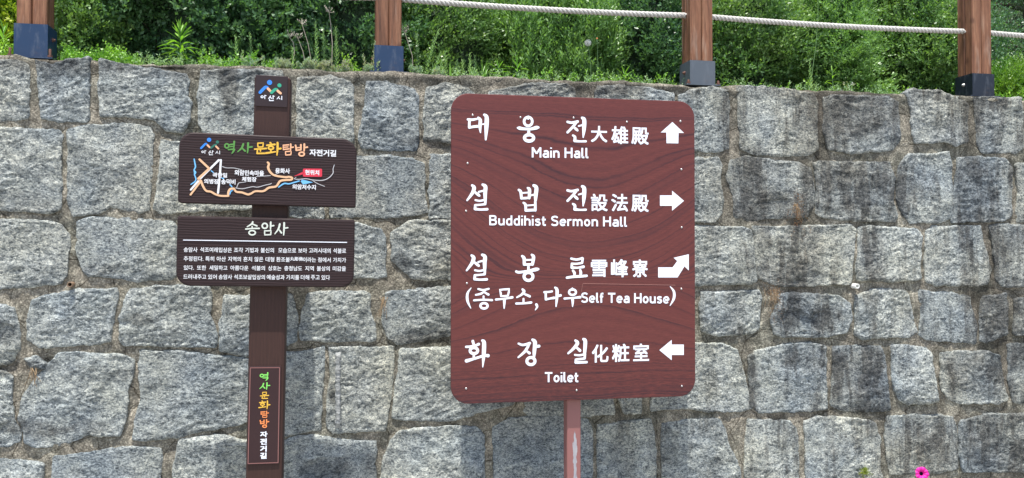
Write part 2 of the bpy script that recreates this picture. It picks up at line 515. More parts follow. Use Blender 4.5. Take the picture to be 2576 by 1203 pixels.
ZTOP = 2.43
sheet('ground', -150, 150, -150, 0.35, 0.0, mat_ground('pale_concrete_yard', (0.27, 0.26, 0.24), (0.40, 0.39, 0.36), 30, 0.004))
soilm = mat_ground('dark_garden_soil', (0.035, 0.026, 0.018), (0.085, 0.062, 0.042), 25, 0.03)
sheet('soil_terrace', -150, 150, 0.26, 6.0, ZTOP - 0.02, soilm, 120, 12,
      lambda x, y: ZTOP - 0.02 + 0.02 * math.sin(x * 5.3) * math.sin(y * 4.1) - (0.02 if y > 0.4 else 0))
slopem = mat_ground('wooded_slope', (0.018, 0.035, 0.010), (0.05, 0.085, 0.025), 3, 0.2)
sheet('hillside', -150, 150, 5.9, 120, 0, slopem, 60, 30,
      lambda x, y: ZTOP - 0.06 + (y - 5.9) * 0.42 + 0.8 * math.sin(x * 0.3 + y * 0.2))

# ------------------------------------------------------------------ retaining wall
# weathering: (x, y, rx, ry, strength) measured on the wall; lichen crust, plus shade painted on undercut facets and slots
STAIN_SHADE = [(1165, 430, 45, 85, .95), (1165, 560, 22, 50, .5), (265, 400, 45, 60, .55), (560, 500, 60, 40, .25), (300, 330, 300, 22, .4),
         (900, 345, 420, 26, .35), (1700, 378, 420, 22, .25), (2600, 430, 500, 25, .45), (3000, 425, 180, 40, .5), (2900, 415, 50, 30, .6),
         (930, 900, 60, 120, .15), (60, 1010, 230, 40, .35), (2130, 715, 90, 22, .7),
         (4056, 620, 70, 180, .7), (3700, 620, 55, 150, .55), (3640, 600, 40, 160, .45), (3760, 920, 140, 140, .45),
         (4310, 560, 190, 90, .75), (4250, 650, 90, 90, .45), (4410, 700, 90, 80, .35), (4140, 620, 40, 200, .7), (4880, 620, 50, 200, .6),
         (4300, 940, 190, 130, .55), (4200, 880, 120, 60, .35), (4570, 970, 45, 70, .35), (4870, 1000, 60, 170, .65), (4960, 850, 110, 40, .4),
         (5140, 900, 60, 300, .35), (3900, 1050, 160, 60, .5), (4030, 1300, 85, 190, .65), (3960, 1400, 60, 60, .4), (4370, 1260, 55, 140, .35),
         (5060, 1330, 60, 200, .45), (4990, 1200, 40, 200, .5), (3960, 1610, 55, 55, .7), (4130, 1610, 70, 50, .6), (4040, 1560, 50, 40, .4),
         (4985, 1600, 85, 130, .95), (4930, 1480, 80, 60, .6), (5120, 1600, 80, 160, .5), (4860, 1500, 40, 60, .35),
         (4100, 1800, 110, 70, .45), (4320, 1900, 110, 140, .6), (4930, 1880, 130, 100, .5), (4970, 1800, 60, 80, .4), (4820, 1900, 40, 60, .3),
         (4150, 2080, 330, 30, .45), (4620, 2250, 150, 110, .35), (4950, 2230, 90, 140, .7), (5090, 2250, 60, 180, .5), (5100, 1750, 60, 90, .5),
         (4400, 2110, 60, 60, .5), (3120, 2250, 60, 160, .45), (3320, 2220, 60, 150, .35), (2680, 2200, 200, 100, .12), (3000, 2050, 300, 25, .3),
         (2700, 2020, 250, 35, .35), (3480, 1300, 40, 60, .3), (3700, 1500, 40, 200, .3), (3750, 1770, 40, 100, .4), (3790, 1950, 25, 120, .5),
         (60, 2140, 70, 40, .55), (200, 2160, 130, 40, .6), (420, 2150, 120, 25, .5), (2130, 1690, 150, 30, .8), (30, 1690, 60, 70, .5),
         (60, 1845, 90, 30, .9), (170, 1850, 80, 30, .5), (700, 1620, 60, 22, .5), (2010, 1330, 40, 50, .5), (1640, 2350, 110, 50, .7), (1900, 2320, 60, 45, .5),
         (480, 1370, 90, 25, .4), (1660, 2010, 22, 30, .7), (1668, 1960, 20, 25, .4), (640, 1880, 60, 18, .4), (4960, 430, 60, 60, .3)]
STV = []
for (gx, gy, rx, ry, am) in STAIN_SHADE:
    p = gproj(gx, gy); q = gproj(gx + rx, gy - ry)
    STV.append((p.x, p.z, abs(q.x - p.x), abs(q.z - p.z), am))


# chipped hollows under the brows of some blocks: (x, y, rx, ry, depth m)
CHIP = [(290, 2190, 150, 38, .022), (60, 2160, 60, 40, .018), (2110, 1690, 120, 26, .03), (160, 1000, 160, 45, .014), (2140, 715, 80, 16, .02), (560, 1620, 90, 18, .01),
        (1950, 2290, 60, 30, .015), (1660, 2350, 110, 50, .014), (3990, 1610, 60, 55, .016), (4120, 1615, 55, 45, .014), (3940, 1050, 150, 40, .02), (4560, 960, 50, 60, .012),
        (640, 1880, 60, 20, .012), (1700, 1000, 30, 70, .010), (1975, 950, 30, 70, .010), (4200, 620, 150, 30, .008), (4800, 560, 40, 100, .008), (4560, 1620, 40, 20, .014), (30, 1690, 60, 60, .02), (2860, 2230, 100, 60, .008)]
CHV = []
for (gx_, gy_, rx_, ry_, dp_) in CHIP:
    p = gproj(gx_, gy_); q = gproj(gx_ + rx_, gy_ - ry_); CHV.append((p.x, p.z, abs(q.x - p.x), abs(q.z - p.z), dp_))


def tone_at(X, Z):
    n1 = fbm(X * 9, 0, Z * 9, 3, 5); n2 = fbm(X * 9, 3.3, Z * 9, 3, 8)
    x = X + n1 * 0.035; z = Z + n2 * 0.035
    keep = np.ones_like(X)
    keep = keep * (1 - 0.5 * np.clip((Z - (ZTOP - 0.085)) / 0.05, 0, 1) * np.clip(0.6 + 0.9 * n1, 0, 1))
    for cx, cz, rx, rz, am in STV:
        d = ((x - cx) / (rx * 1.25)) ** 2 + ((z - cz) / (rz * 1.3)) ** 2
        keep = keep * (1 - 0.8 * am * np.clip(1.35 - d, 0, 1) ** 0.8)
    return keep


def set_tone(me, vals):
    a = me.attributes.new('tone', 'FLOAT', 'POINT')
    a.data.foreach_set('value', np.asarray(vals, dtype=np.float32))


GX = [-2.95, 5.25]
wall = thing('retaining_wall', 'long grey granite block retaining wall with wide tan mortar joints, below the hedge', 'wall', (1.1, 0, 0))


def mortar_mesh():
    dx = 0.0125
    xs = np.arange(GX[0], GX[1], dx)
    zs = np.arange(0.0, ZTOP - 0.012, dx)
    # cross-section: up the face, round the edge, back along the cap
    prof = [(0.0, z, 0.0) for z in zs] + [(0.004, ZTOP - 0.008, .6), (0.016, ZTOP, 1), (0.035, ZTOP + 0.002, 1)] + \
           [(y, ZTOP + 0.003, 1) for y in np.arange(0.055, 0.36, 0.022)]
    P = np.array(prof)
    n = len(xs); m = len(P)
    X = np.repeat(xs[None, :], m, 0); Y = np.repeat(P[:, 0:1], n, 1); Z = np.repeat(P[:, 1:2], n, 1); T = np.repeat(P[:, 2:3], n, 1)
    d = 0.008 * fbm(X * 9, Y * 9, Z * 9, 4, 3) + 0.005 * fbm(X * 42, Y * 42, Z * 42, 3, 9) - 0.0005
    d = d - 0.030 * np.clip(fbm(X * 5, 2.2, Z * 7, 4, 61, 0.6) - 0.16, 0, 0.5)
    ledge = np.clip((Z - (ZTOP - 0.05)) / 0.05, 0, 1)
    d = d + ledge * 0.026 * fbm(X * 5, 0, Z * 60, 3, 21)
    Y2 = Y - d * (1 - T); Z2 = Z + d * T * 0.8 + (0.010 * fbm(X * 3, 1, 0, 3, 33)) * T
    V = np.stack([X, Y2, Z2], -1).reshape(-1, 3)
    idx = np.arange(m * n).reshape(m, n)
    Q = np.stack([idx[:-1, :-1], idx[:-1, 1:], idx[1:, 1:], idx[1:, :-1]], -1).reshape(-1, 4)
    me = bpy.data.meshes.new('mortar')
    me.vertices.add(len(V)); me.vertices.foreach_set('co', V.astype(np.float32).reshape(-1))
    me.loops.add(Q.size); me.loops.foreach_set('vertex_index', Q.astype(np.int32).reshape(-1))
    me.polygons.add(len(Q)); me.polygons.foreach_set('loop_start', np.arange(0, Q.size, 4, dtype=np.int32))
    me.polygons.foreach_set('loop_total', np.full(len(Q), 4, dtype=np.int32))
    me.polygons.foreach_set('use_smooth', np.ones(len(Q), dtype=bool))
    me.materials.append(M['mortar']); me.update(); me.validate()
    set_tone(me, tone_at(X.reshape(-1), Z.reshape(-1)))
    return me


mo = ob('mortar', mortar_mesh(), wall)
mo.location = (-1.1, 0, 0)

# ---- stone outlines, read off the photograph (2x the 2576 px frame)
A0, A1, A2, A3 = (0, 0), (1288, 0), (2576, 0), (3864, 0)
B0, B1, B2, B3 = (0, 1203), (1288, 1203), (2576, 1203), (3864, 1203)
ST = [
 (A0, [(-60,305),(80,308),(140,335),(150,370),(145,590),(60,602),(-60,600)]),
 (A0, [(185,312),(270,330),(330,303),(440,298),(448,330),(445,590),(430,607),(300,610),(215,590),(205,520)]),
 (A0, [(515,305),(720,340),(930,375),(945,400),(940,480),(962,520),(940,620),(905,662),(830,655),(770,600),(640,588),(515,585),(500,470)]),
 (A0, [(1025,365),(1120,352),(1300,350),(1415,370),(1420,690),(1050,680),(1010,620),(1000,480)]),
 (A0, [(-60,655),(0,645),(170,655),(290,665),(310,690),(300,860),(315,930),(300,1040),(240,1067),(100,1060),(-60,1050)]),
 (A0, [(350,665),(420,640),(560,628),(660,630),(745,655),(765,690),(762,900),(745,1040),(700,1067),(560,1040),(500,1075),(380,1072),(345,1000),(340,850)]),
 (A0, [(820,715),(900,715),(1270,730),(1290,1040),(1240,1052),(960,1067),(830,1070),(790,1040),(800,900)]),
 (A0, [(1340,735),(1620,745),(1625,1090),(1500,1095),(1335,1050)]),
 (A0, [(-60,1105),(150,1108),(290,1125),(335,1180),(345,1240),(330,1380),(300,1425),(120,1447),(-60,1452)]),
 (A0, [(410,1120),(470,1093),(640,1098),(860,1118),(888,1150),(885,1250),(875,1380),(850,1402),(690,1417),(600,1402),(450,1387),(410,1330),(395,1240)]),
 (A0, [(930,1120),(1290,1125),(1425,1140),(1430,1390),(1200,1400),(930,1400)]),
 (A1, [(205,1125),(360,1110),(515,1125),(620,1155),(645,1203),(640,1380),(600,1398),(410,1400),(195,1395)]),
 (B0, [(-60,330),(20,333),(70,350),(85,400),(105,470),(100,545),(60,622),(-60,640)]),
 (B0, [(165,310),(220,285),(330,265),(400,252),(570,255),(585,290),(570,400),(555,510),(500,527),(330,537),(215,547),(180,520),(150,500),(145,400)]),
 (B0, [(660,260),(760,240),(880,232),(1050,245),(1060,300),(1055,390),(1080,440),(1085,500),(1070,537),(920,540),(640,532),(615,500),(610,400),(640,300)]),
 (B0, [(1135,290),(1280,280),(1460,287),(1492,400),(1480,512),(1420,550),(1250,592),(1115,555),(1110,440)]),
 (B1, [(265,275),(330,263),(540,263),(570,290),(575,380),(595,430),(590,500),(560,512),(330,512),(240,505),(225,450),(240,350)]),
 (B1, [(665,265),(980,235),(1120,250),(1130,470),(1000,475),(930,500),(720,527),(675,490),(650,400)]),
 (A1, [(690,1180),(720,1150),(775,1110),(960,1108),(1110,1115),(1110,1400),(970,1400),(890,1412),(790,1400),(730,1350),(695,1310),(690,1220)]),
 (A1, [(215,400),(370,385),(465,420),(490,450),(488,700),(440,735),(230,735),(205,680),(205,500)]),
 (A1, [(560,425),(650,418),(790,455),(815,500),(818,700),(800,752),(640,757),(540,740),(520,690),(540,560)]),
 (A1, [(860,450),(960,423),(1050,440),(1100,480),(1110,710),(980,715),(850,705),(845,560)]),
 (A1, [(520,790),(640,783),(780,800),(835,830),(840,960),(850,1060),(800,1082),(700,1097),(560,1092),(380,1090),(370,800)]),
 (A1, [(880,790),(980,778),(1200,790),(1200,1100),(980,1102),(880,1090),(870,950)]),
 (A2, [(-110,465),(0,440),(50,425),(150,418),(265,425),(305,455),(310,700),(-110,700)]),
 (A2, [(425,470),(440,440),(560,430),(700,443),(808,480),(815,720),(430,720)]),
 (A2, [(840,490),(900,455),(1000,443),(1080,468),(1090,530),(1085,740),(1035,762),(940,762),(850,745)]),
 (A2, [(1145,450),(1200,436),(1320,442),(1430,455),(1508,475),(1530,520),(1532,740),(1490,778),(1330,790),(1210,775),(1155,745),(1140,600)]),
 (A2, [(700,800),(1020,798),(1045,840),(1042,920),(1057,1000),(1045,1070),(1008,1117),(700,1120)]),
 (A2, [(1112,815),(1185,788),(1290,803),(1440,820),(1490,850),(1510,950),(1505,1045),(1460,1092),(1330,1097),(1190,1112),(1125,1085),(1115,980),(1085,900)]),
 (A2, [(-80,765),(340,765),(345,1085),(-90,1085)]),
 (A2, [(400,770),(645,770),(640,1110),(400,1105)]),
 (A2, [(-300,1150),(230,1150),(225,1420),(-300,1420)]),
 (A2, [(290,1155),(630,1155),(640,1430),(290,1430)]),
 (A3, [(285,500),(330,483),(600,485),(642,520),(652,600),(657,700),(612,757),(420,772),(310,752),(280,650)]),
 (A3, [(700,480),(730,453),(860,458),(950,488),(1002,530),(997,650),(1000,700),(940,737),(900,713),(740,722),(720,650),(718,550)]),
 (A3, [(1035,500),(1100,490),(1265,495),(1277,560),(1283,640),(1277,740),(1240,767),(1080,767),(1050,720),(1043,600)]),
 (A3, [(1310,520),(1480,505),(1490,760),(1310,770)]),
 (A3, [(240,830),(270,813),(600,818),(632,900),(622,1000),(637,1080),(620,1112),(430,1112),(280,1097),(243,1070),(247,950)]),
 (A3, [(665,830),(700,780),(900,772),(918,820),(922,950),(914,1090),(860,1117),(720,1117),(678,1080),(648,1000),(648,900)]),
 (A3, [(960,798),(1060,788),(1190,803),(1222,850),(1225,950),(1218,1080),(1180,1112),(1000,1117),(930,1112),(922,1040),(940,900)]),
 (A3, [(1250,830),(1490,830),(1490,1120),(1260,1112),(1245,1050),(1258,960)]),
 (B2, [(700,-63),(1150,-62),(1190,-40),(1207,20),(1212,200),(1180,227),(960,232),(700,232)]),
 (B3, [(-65,-55),(0,-62),(120,-65),(400,-70),(425,-40),(422,80),(412,180),(402,225),(250,234),(60,242),(0,217),(-50,190),(-62,60)]),
 (B3, [(460,-50),(520,-65),(740,-47),(767,0),(762,100),(757,190),(730,207),(600,217),(460,202),(443,150),(455,50)]),
 (B3, [(798,-30),(830,-60),(1000,-66),(1060,-58),(1075,0),(1100,80),(1112,150),(1092,217),(1040,237),(850,232),(803,212),(790,100)]),
 (B3, [(1125,-58),(1170,-72),(1350,-70),(1490,-60),(1490,240),(1180,240),(1150,200),(1138,80)]),
 (B2, [(960,268),(1230,260),(1247,300),(1242,440),(1200,477),(1020,487),(958,462),(948,350)]),
 (B3, [(60,285),(100,268),(350,283),(400,330),(407,400),(382,470),(300,492),(80,492),(38,472),(28,400),(48,330)]),
 (B3, [(440,290),(520,253),(680,256),(705,290),(722,380),(737,460),(700,492),(600,494),(480,507),(443,480),(437,380)]),
 (B3, [(765,263),(900,268),(1010,290),(1027,370),(1047,430),(1032,522),(900,514),(800,507),(763,480),(768,380)]),
 (B3, [(1075,290),(1190,280),(1205,330),(1200,480),(1100,518),(1065,500),(1062,380)]),
 (B3, [(1245,300),(1490,290),(1490,500),(1240,482)]),
 (B2, [(700,520),(1060,528),(1130,558),(1152,640),(1182,760),(1192,840),(1130,867),(980,867),(880,852),(700,862)]),
 (B3, [(-92,600),(-60,563),(90,530),(200,523),(278,548),(288,620),(287,840),(240,862),(100,870),(-40,872),(-88,825),(-93,700)]),
 (B3, [(330,550),(400,538),(560,543),(587,600),(597,700),(607,850),(560,864),(360,862),(318,832),(323,700)]),
 (B3, [(620,548),(680,533),(790,548),(822,580),(837,700),(847,810),(800,827),(700,830),(650,802),(623,700)]),
 (B3, [(873,580),(940,563),(1100,563),(1162,590),(1177,700),(1192,800),(1150,827),(960,827),(898,802),(868,740),(868,660)]),
 (B3, [(1210,530),(1490,520),(1490,820),(1232,822),(1205,700)]),
 (B2, [(760,930),(900,910),(1042,910),(1070,960),(1092,1050),(1132,1120),(1150,1180),(1150,1400),(760,1400),(750,1050)]),
 (B3, [(-100,923),(0,916),(100,920),(142,960),(152,1080),(152,1400),(-110,1400),(-118,1080),(-113,1000)]),
 (B3, [(185,930),(250,903),(330,898),(440,903),(532,920),(562,1000),(562,1150),(590,1250),(590,1400),(195,1400),(188,1100)]),
 (B3, [(608,900),(700,883),(860,883),(922,900),(942,960),(947,1080),(942,1150),(860,1177),(620,1182),(598,1100),(593,980)]),
 (B3, [(983,920),(1100,878),(1490,880),(1490,1172),(1000,1172),(973,1080)]),
 (B3, [(640,1225),(900,1215),(1010,1225),(1015,1400),(640,1400)]),
 (B3, [(1060,1218),(1490,1215),(1490,1400),(1060,1400)]),
 (B2, [(428,950),(560,923),(690,918),(712,980),(722,1080),(722,1400),(430,1400)]),
 (B2, [(-90,960),(0,903),(200,893),(370,913),(402,980),(402,1400),(-90,1400)]),
 (B2, [(80,560),(480,560),(503,700),(500,872),(380,892),(70,882)]),
 (B2, [(540,560),(640,560),(650,700),(650,868),(560,870),(532,800)]),
 (B2, [(-60,240),(400,240),(400,500),(-60,500)]), (B2, [(450,245),(890,245),(890,470),(450,480)]),
 (B1, [(20,580),(250,568),(328,555),(342,600),(332,800),(320,952),(250,967),(150,985),(20,980)]),
 (B1, [(375,560),(430,548),(560,548),(682,553),(692,620),(682,760),(662,900),(645,957),(500,967),(400,967),(360,930),(355,850),(375,700)]),
 (B1, [(730,553),(980,546),(1200,558),(1290,700),(1270,830),(1000,912),(900,917),(750,907),(703,890),(700,780),(722,650)]),
 (B1, [(20,1010),(150,1018),(200,990),(310,988),(440,1010),(590,1023),(602,1080),(588,1130),(600,1180),(588,1400),(20,1400)]),
 (B1, [(720,968),(850,948),(1000,943),(1100,948),(1142,1000),(1150,1400),(610,1400),(640,1120),(680,1020)]),
 (B0, [(-60,680),(30,673),(70,700),(62,800),(72,900),(110,960),(100,1012),(40,1037),(-60,1037)]),
 (B0, [(255,620),(290,578),(380,568),(600,588),(657,620),(662,700),(642,760),(637,900),(600,987),(500,992),(430,985),(340,1032),(200,1042),(145,1012),(130,960),(103,900),(118,800),(180,700)]),
 (B0, [(130,605),(180,590),(240,625),(225,655),(160,652)]),
 (B0, [(720,568),(880,563),(1080,588),(1200,598),(1280,610),(1285,900),(1200,932),(1000,972),(860,1002),(730,1007),(688,990),(690,880),(713,800),(703,650)]),
 (B0, [(-60,1100),(100,1113),(215,1128),(222,1400),(-60,1400)]),
 (B0, [(288,1100),(400,1080),(660,1043),(792,1060),(807,1100),(802,1400),(290,1400),(273,1200)]),
 (B0, [(908,1020),(1000,998),(1110,988),(1240,1018),(1282,1030),(1285,1400),(880,1400),(873,1150)]),
]


def resample(poly, n):
    P = np.array(poly, float); Q = np.roll(P, -1, 0)
    # one pass of corner cutting rounds the corners a little
    C = np.empty((len(P) * 2, 2)); C[0::2] = P * 0.93 + Q * 0.07; C[1::2] = P * 0.07 + Q * 0.93
    P = C; Q = np.roll(P, -1, 0)
    L = np.hypot(*(Q - P).T); s = np.concatenate([[0], np.cumsum(L)])
    t = np.linspace(0, s[-1], n, endpoint=False)
    i = np.clip(np.searchsorted(s, t, side='right') - 1, 0, len(P) - 1)
    u = (t - s[i]) / np.maximum(L[i], 1e-9)
    return P[i] + (Q[i] - P[i]) * u[:, None]


def stone_mesh(poly, seed, NA=132, NR=24):
    rg = np.random.default_rng(seed)
    R = resample(poly, NA)
    c = R.mean(0)
    ctr = R - c
    rad = np.hypot(ctr[:, 0], ctr[:, 1])
    wob = 0.008 * fbm(R[:, 0] * 22, seed * 1.7, R[:, 1] * 22, 5, 2, 0.7) + 0.005 + 0.005 * fbm(R[:, 0] * 60, seed, R[:, 1] * 60, 2, 6)
    ctr = ctr * (1 + wob / rad + 0.075 * (rad / rad.max()) ** 8)[:, None]
    sv = np.linspace(0, 1, NR) ** 0.70
    sv = np.concatenate([sv[:-1] * 0.985, [0.978, 0.992, 1.0]])
    X = c[0] + ctr[None, :, 0] * sv[:, None]; Z = c[1] + ctr[None, :, 1] * sv[:, None]
    dist = rad[None, :] * (1 - sv[:, None])                       # metres in from the rim
    proud = rg.uniform(0.004, 0.010)
    cush = 1 - np.exp(-dist / rg.uniform(0.0025, 0.006))
    edge = 0.5 + 0.9 * fbm(R[:, 0] * 11, seed * 2.1, R[:, 1] * 11, 3, 31)[None, :]
    H = 0.002 + 0.0085 * (0.5 + (np.clip(edge, -0.2, 1.2) - 0.5) * np.exp(-dist / 0.022)) * cush + (proud - 0.004) * cush + 0.003 * (1 - sv[:, None] ** 2)
    # split-face facets: the lower envelope of tilted planes
    fac = np.full_like(X, 0.045)
    for _ in range(8):
        a = rg.uniform(0, 2 * math.pi); sl_ = rg.uniform(0.04, 0.34)
        off = rg.uniform(0.018, 0.045)
        px, pz = c + rg.uniform(-1, 1, 2) * rad.mean() * 0.7
        fac = np.minimum(fac, off + sl_ * ((X - px) * math.cos(a) + (Z - pz) * math.sin(a)))
    fac = np.clip(fac, 0.0, 0.05)
    H = H + (fac - 0.012) * 0.5 * np.clip(dist / 0.022, 0, 1)
    th = rg.uniform(-0.45, 0.25)
    xr = X * math.cos(th) - Z * math.sin(th); zr = X * math.sin(th) + Z * math.cos(th)
    H = H + 0.011 * fbm(xr * 9, seed * 3.1, zr * 16, 4, 4, 0.55) * np.clip(dist / 0.012, 0.15, 1)
    for (hx_, hz_, ax_, az_, dp_) in CHV:
        dd = ((X + 0.012 * fbm(X * 20, 1, Z * 20, 2, 3) - hx_) / ax_) ** 2 + ((Z - hz_) / az_) ** 2
        H = H - dp_ * np.clip(1.25 - dd, 0, 1) ** 0.6
    H = H + 0.0035 * fbm(X * 75, seed * 0.7, Z * 75, 2, 44)
    rdg = 1 - np.abs(fbm(xr * 22, seed * 1.3, zr * 45, 3, 14, 0.6)) * 2
    H = H + 0.0045 * rdg * np.clip(dist / 0.012, 0.1, 1)
    H[:-1] = np.maximum(H[:-1], -0.002 + 0.009 * np.clip(dist[:-1] / 0.015, 0, 1))
    H[-1, :] = -0.035
    Y = -H
    V = np.stack([X - c[0], Y, Z - c[1]], -1)
    V = np.concatenate([[[0, V[0, :, 1].mean(), 0]], V[1:].reshape(-1, 3)])
    XZ = V[:, [0, 2]] + c
    nr = len(sv) - 1
    f = [(0, 1 + (i + 1) % NA, 1 + i) for i in range(NA)]
    for r in range(nr - 1):
        b0 = 1 + r * NA; b1 = b0 + NA
        f += [(b0 + i, b0 + (i + 1) % NA, b1 + (i + 1) % NA, b1 + i) for i in range(NA)]
    me = mesh('stone', V, f, M['stone'], True)
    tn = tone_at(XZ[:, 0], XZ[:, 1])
    return me, c, tn


polys = []
for off, pts in ST:
    q = [gproj(off[0] + x, off[1] + y) for x, y in pts]
    polys.append([(p.x, p.z) for p in q])
# the wall goes on past the picture: further courses left, right and below it
XL = gproj(-60, 1203).x - 0.02
XR = gproj(5360, 1203).x + 0.03


def course(z0, z1, x0, x1, rg):
    x = x0
    while x < x1 - 0.15:
        wd = rg.uniform(0.28, 0.44)
        if x1 - x - wd < 0.2: wd = x1 - x
        e = 0.02; j = lambda: rg.uniform(-0.012, 0.012)
        polys.append([(x + e + j(), z0 + e + j()), (x + wd - e + j(), z0 + e + j()), (x + wd - e + j(), (z0 + z1) / 2), (x + wd - e + j(), z1 - e + j()),
                      (x + wd / 2, z1 - e + j()), (x + e + j(), z1 - e + j())])
        x += wd


rg = random.Random(5)
zl = [gproj(0, y).z for y in (285, 627, 1080, 1480, 1863, 2268)]
zl = [ZTOP - 0.02] + zl[1:] + [0.30, 0.02]
zr_ = [gproj(5152, y).z for y in (490, 798, 1125, 1478, 1710, 2060, 2400)]
zr_ = [ZTOP - 0.02] + zr_[1:] + [0.02]
for a, b in zip(zl[1:], zl[:-1]): course(a, b, GX[0], XL, rg)
for a, b in zip(zr_[1:], zr_[:-1]): course(a, b, XR, GX[1], rg)
zb = gproj(2576, 2615).z
course(0.02, gproj(100, 2620).z, XL, 0.6, rg)
course(0.02, zb, 0.6, 1.75, rg)
course(0.02, gproj(4700, 2620).z, 1.75, XR, rg)

for i, pl in enumerate(polys):
    hi = i < len(ST)
    me, c, tn = stone_mesh(pl, i + 3, 132 if hi else 56, 24 if hi else 9)
    if i >= len(ST): tn = tn * 1.0
    set_tone(me, np.clip(tn, 0, 1))
    ob('stone', me, wall, (c[0] - 1.1, 0.0, c[1]))

# drill groove left on one block, loose bits
gv = MB()
ga, gb = gproj(1288 + 412, 1203 + 560, 0.03), gproj(1288 + 412, 1203 + 962, 0.03)
gr_ = random.Random(3)
NG = 70
cutw = [(0.0085 + gr_.uniform(-.0030, .0022), 0.0085 + gr_.uniform(-.0030, .0035), gr_.uniform(-.0025, .0020)) for _ in range(NG + 1)]
vv = []; ff = []
for k in range(NG + 1):
    p0 = ga.lerp(gb, k / NG); a, b, d = cutw[k]; dd = 0.027 + d
    fade = min(1, k / 5, (NG - k) / 5)
    vv += [(p0.x - a - .004 - 1.1, -0.012, p0.z), (p0.x - a - 1.1, -dd * fade, p0.z), (p0.x - 1.1, -(dd - .003) * fade, p0.z), (p0.x + b - 1.1, -dd * fade, p0.z), (p0.x + b + .004 - 1.1, -0.012, p0.z)]
for k in range(NG):
    for q in range(4): ff.append((k * 5 + q, k * 5 + q + 1, k * 5 + q + 6, k * 5 + q + 5))
gv.add(vv, ff)
gv.build('drill_groove', plain('pale_cut_granite', (0.36, 0.37, 0.36), 0.95, 0.75, 120, 0, 0.008), wall, None, True)

# weep pipes in the joints
def weep(px, py, r, mat, lab):
    p = unproj(px, py, 0.02)
    t = thing('weep_pipe', lab, 'drain pipe', (p.x, 0.02, p.z), 'weep pipes in the wall joints')
    b = MB(); b.lathe((0, 0, 0), [(r * .72, 0.0), (r * .72, 0.045), (r, 0.045), (r, -0.03)][::-1] , 'y', 18)
    m_ = MB(); n = 18
    ring = [(r, 0.0), (r, 0.055), (r * .68, 0.055), (r * .68, 0.0)]
    v = []; f = []
    for rr, h in ring:
        for k in range(n):
            th = 2 * math.pi * k / n
            v.append((rr * math.cos(th), -h, rr * math.sin(th)))
    for i in range(3):
        for k in range(n): f.append((i * n + k, i * n + (k + 1) % n, (i + 1) * n + (k + 1) % n, (i + 1) * n + k))
    m_.add(v, f); m_.build('pipe_wall', mat, t, None, True)
    d = MB(); d.add([(r * .7 * math.cos(2 * math.pi * k / n), -0.012, r * .7 * math.sin(2 * math.pi * k / n)) for k in range(n)], [tuple(range(n))])
    d.build('bore', M['black'], t)


weep(2153, 720, 0.0125, M['pvc'], 'small white plastic weep pipe end sticking out of the wall joint')
weep(178, 716, 0.0115, M['brownpipe'], 'small dirty brown weep pipe end in the joint at left of the wall')

# ------------------------------------------------------------------ lettering helpers
class Face:
    """the plane of a sign face: root on the ground, leaning by rho about y"""
    def __init__(s, off, px, py, rho):
        s.off = off; s.rho = rho
        s.u = Vector((math.cos(rho), 0, -math.sin(rho))); s.v = Vector((math.sin(rho), 0, math.cos(rho)))
        p = unproj(px, py, off)
        s.root = Vector((p.x - math.tan(rho) * p.z, -off, 0))
    def loc(s, px, py, extra=0.0):
        d = unproj(px, py, s.off + extra) - s.root
        return d.dot(s.u), d.dot(s.v)


def smooth_pts(p):
    if len(p) < 3:
        return p
    out = []
    n = len(p)
    for i in range(n - 1):
        a = p[max(0, i - 1)]; b = p[i]; c = p[i + 1]; d = p[min(n - 1, i + 2)]
        for k in range(5):
            t = k / 5
            q = [0.5 * (2 * b[j] + (c[j] - a[j]) * t + (2 * a[j] - 5 * b[j] + 4 * c[j] - d[j]) * t * t + (3 * b[j] - a[j] - 3 * c[j] + d[j]) * t ** 3) for j in range(3)]
            out.append(q)
    out.append(list(p[-1]))
    return out


LAY = [0]


def ribbon(mb, pts, y, closed=False, sm=True, cap=True):
    """pts: (a, b, width) in the face's own metres"""
    LAY[0] = (LAY[0] + 1) % 12
    y = y - LAY[0] * 0.00009
    P = smooth_pts(pts) if (sm and not closed) else [list(q) for q in pts]
    n = len(P); v = []; f = []
    for i in range(n):
        if closed: a = P[(i - 1) % n]; c = P[(i + 1) % n]
        else: a = P[max(0, i - 1)]; c = P[min(n - 1, i + 1)]
        dx = c[0] - a[0]; dz = c[1] - a[1]; L = math.hypot(dx, dz) or 1
        nx, nz = -dz / L, dx / L; w_ = P[i][2] / 2
        v += [(P[i][0] + nx * w_, y, P[i][1] + nz * w_), (P[i][0] - nx * w_, y, P[i][1] - nz * w_)]
    for i in range(n if closed else n - 1):
        j = (i + 1) % n
        f.append((2 * i, 2 * j, 2 * j + 1, 2 * i + 1))
    mb.add(v, f)
    if cap and not closed:
        for q in (P[0], P[-1]):
            LAY[0] = (LAY[0] + 1) % 12
            yy = y - 0.00004
            mb.add([(q[0] + q[2] / 2 * math.cos(t * math.pi / 6), yy, q[1] + q[2] / 2 * math.sin(t * math.pi / 6)) for t in range(12)], [tuple(range(12))[::-1]])


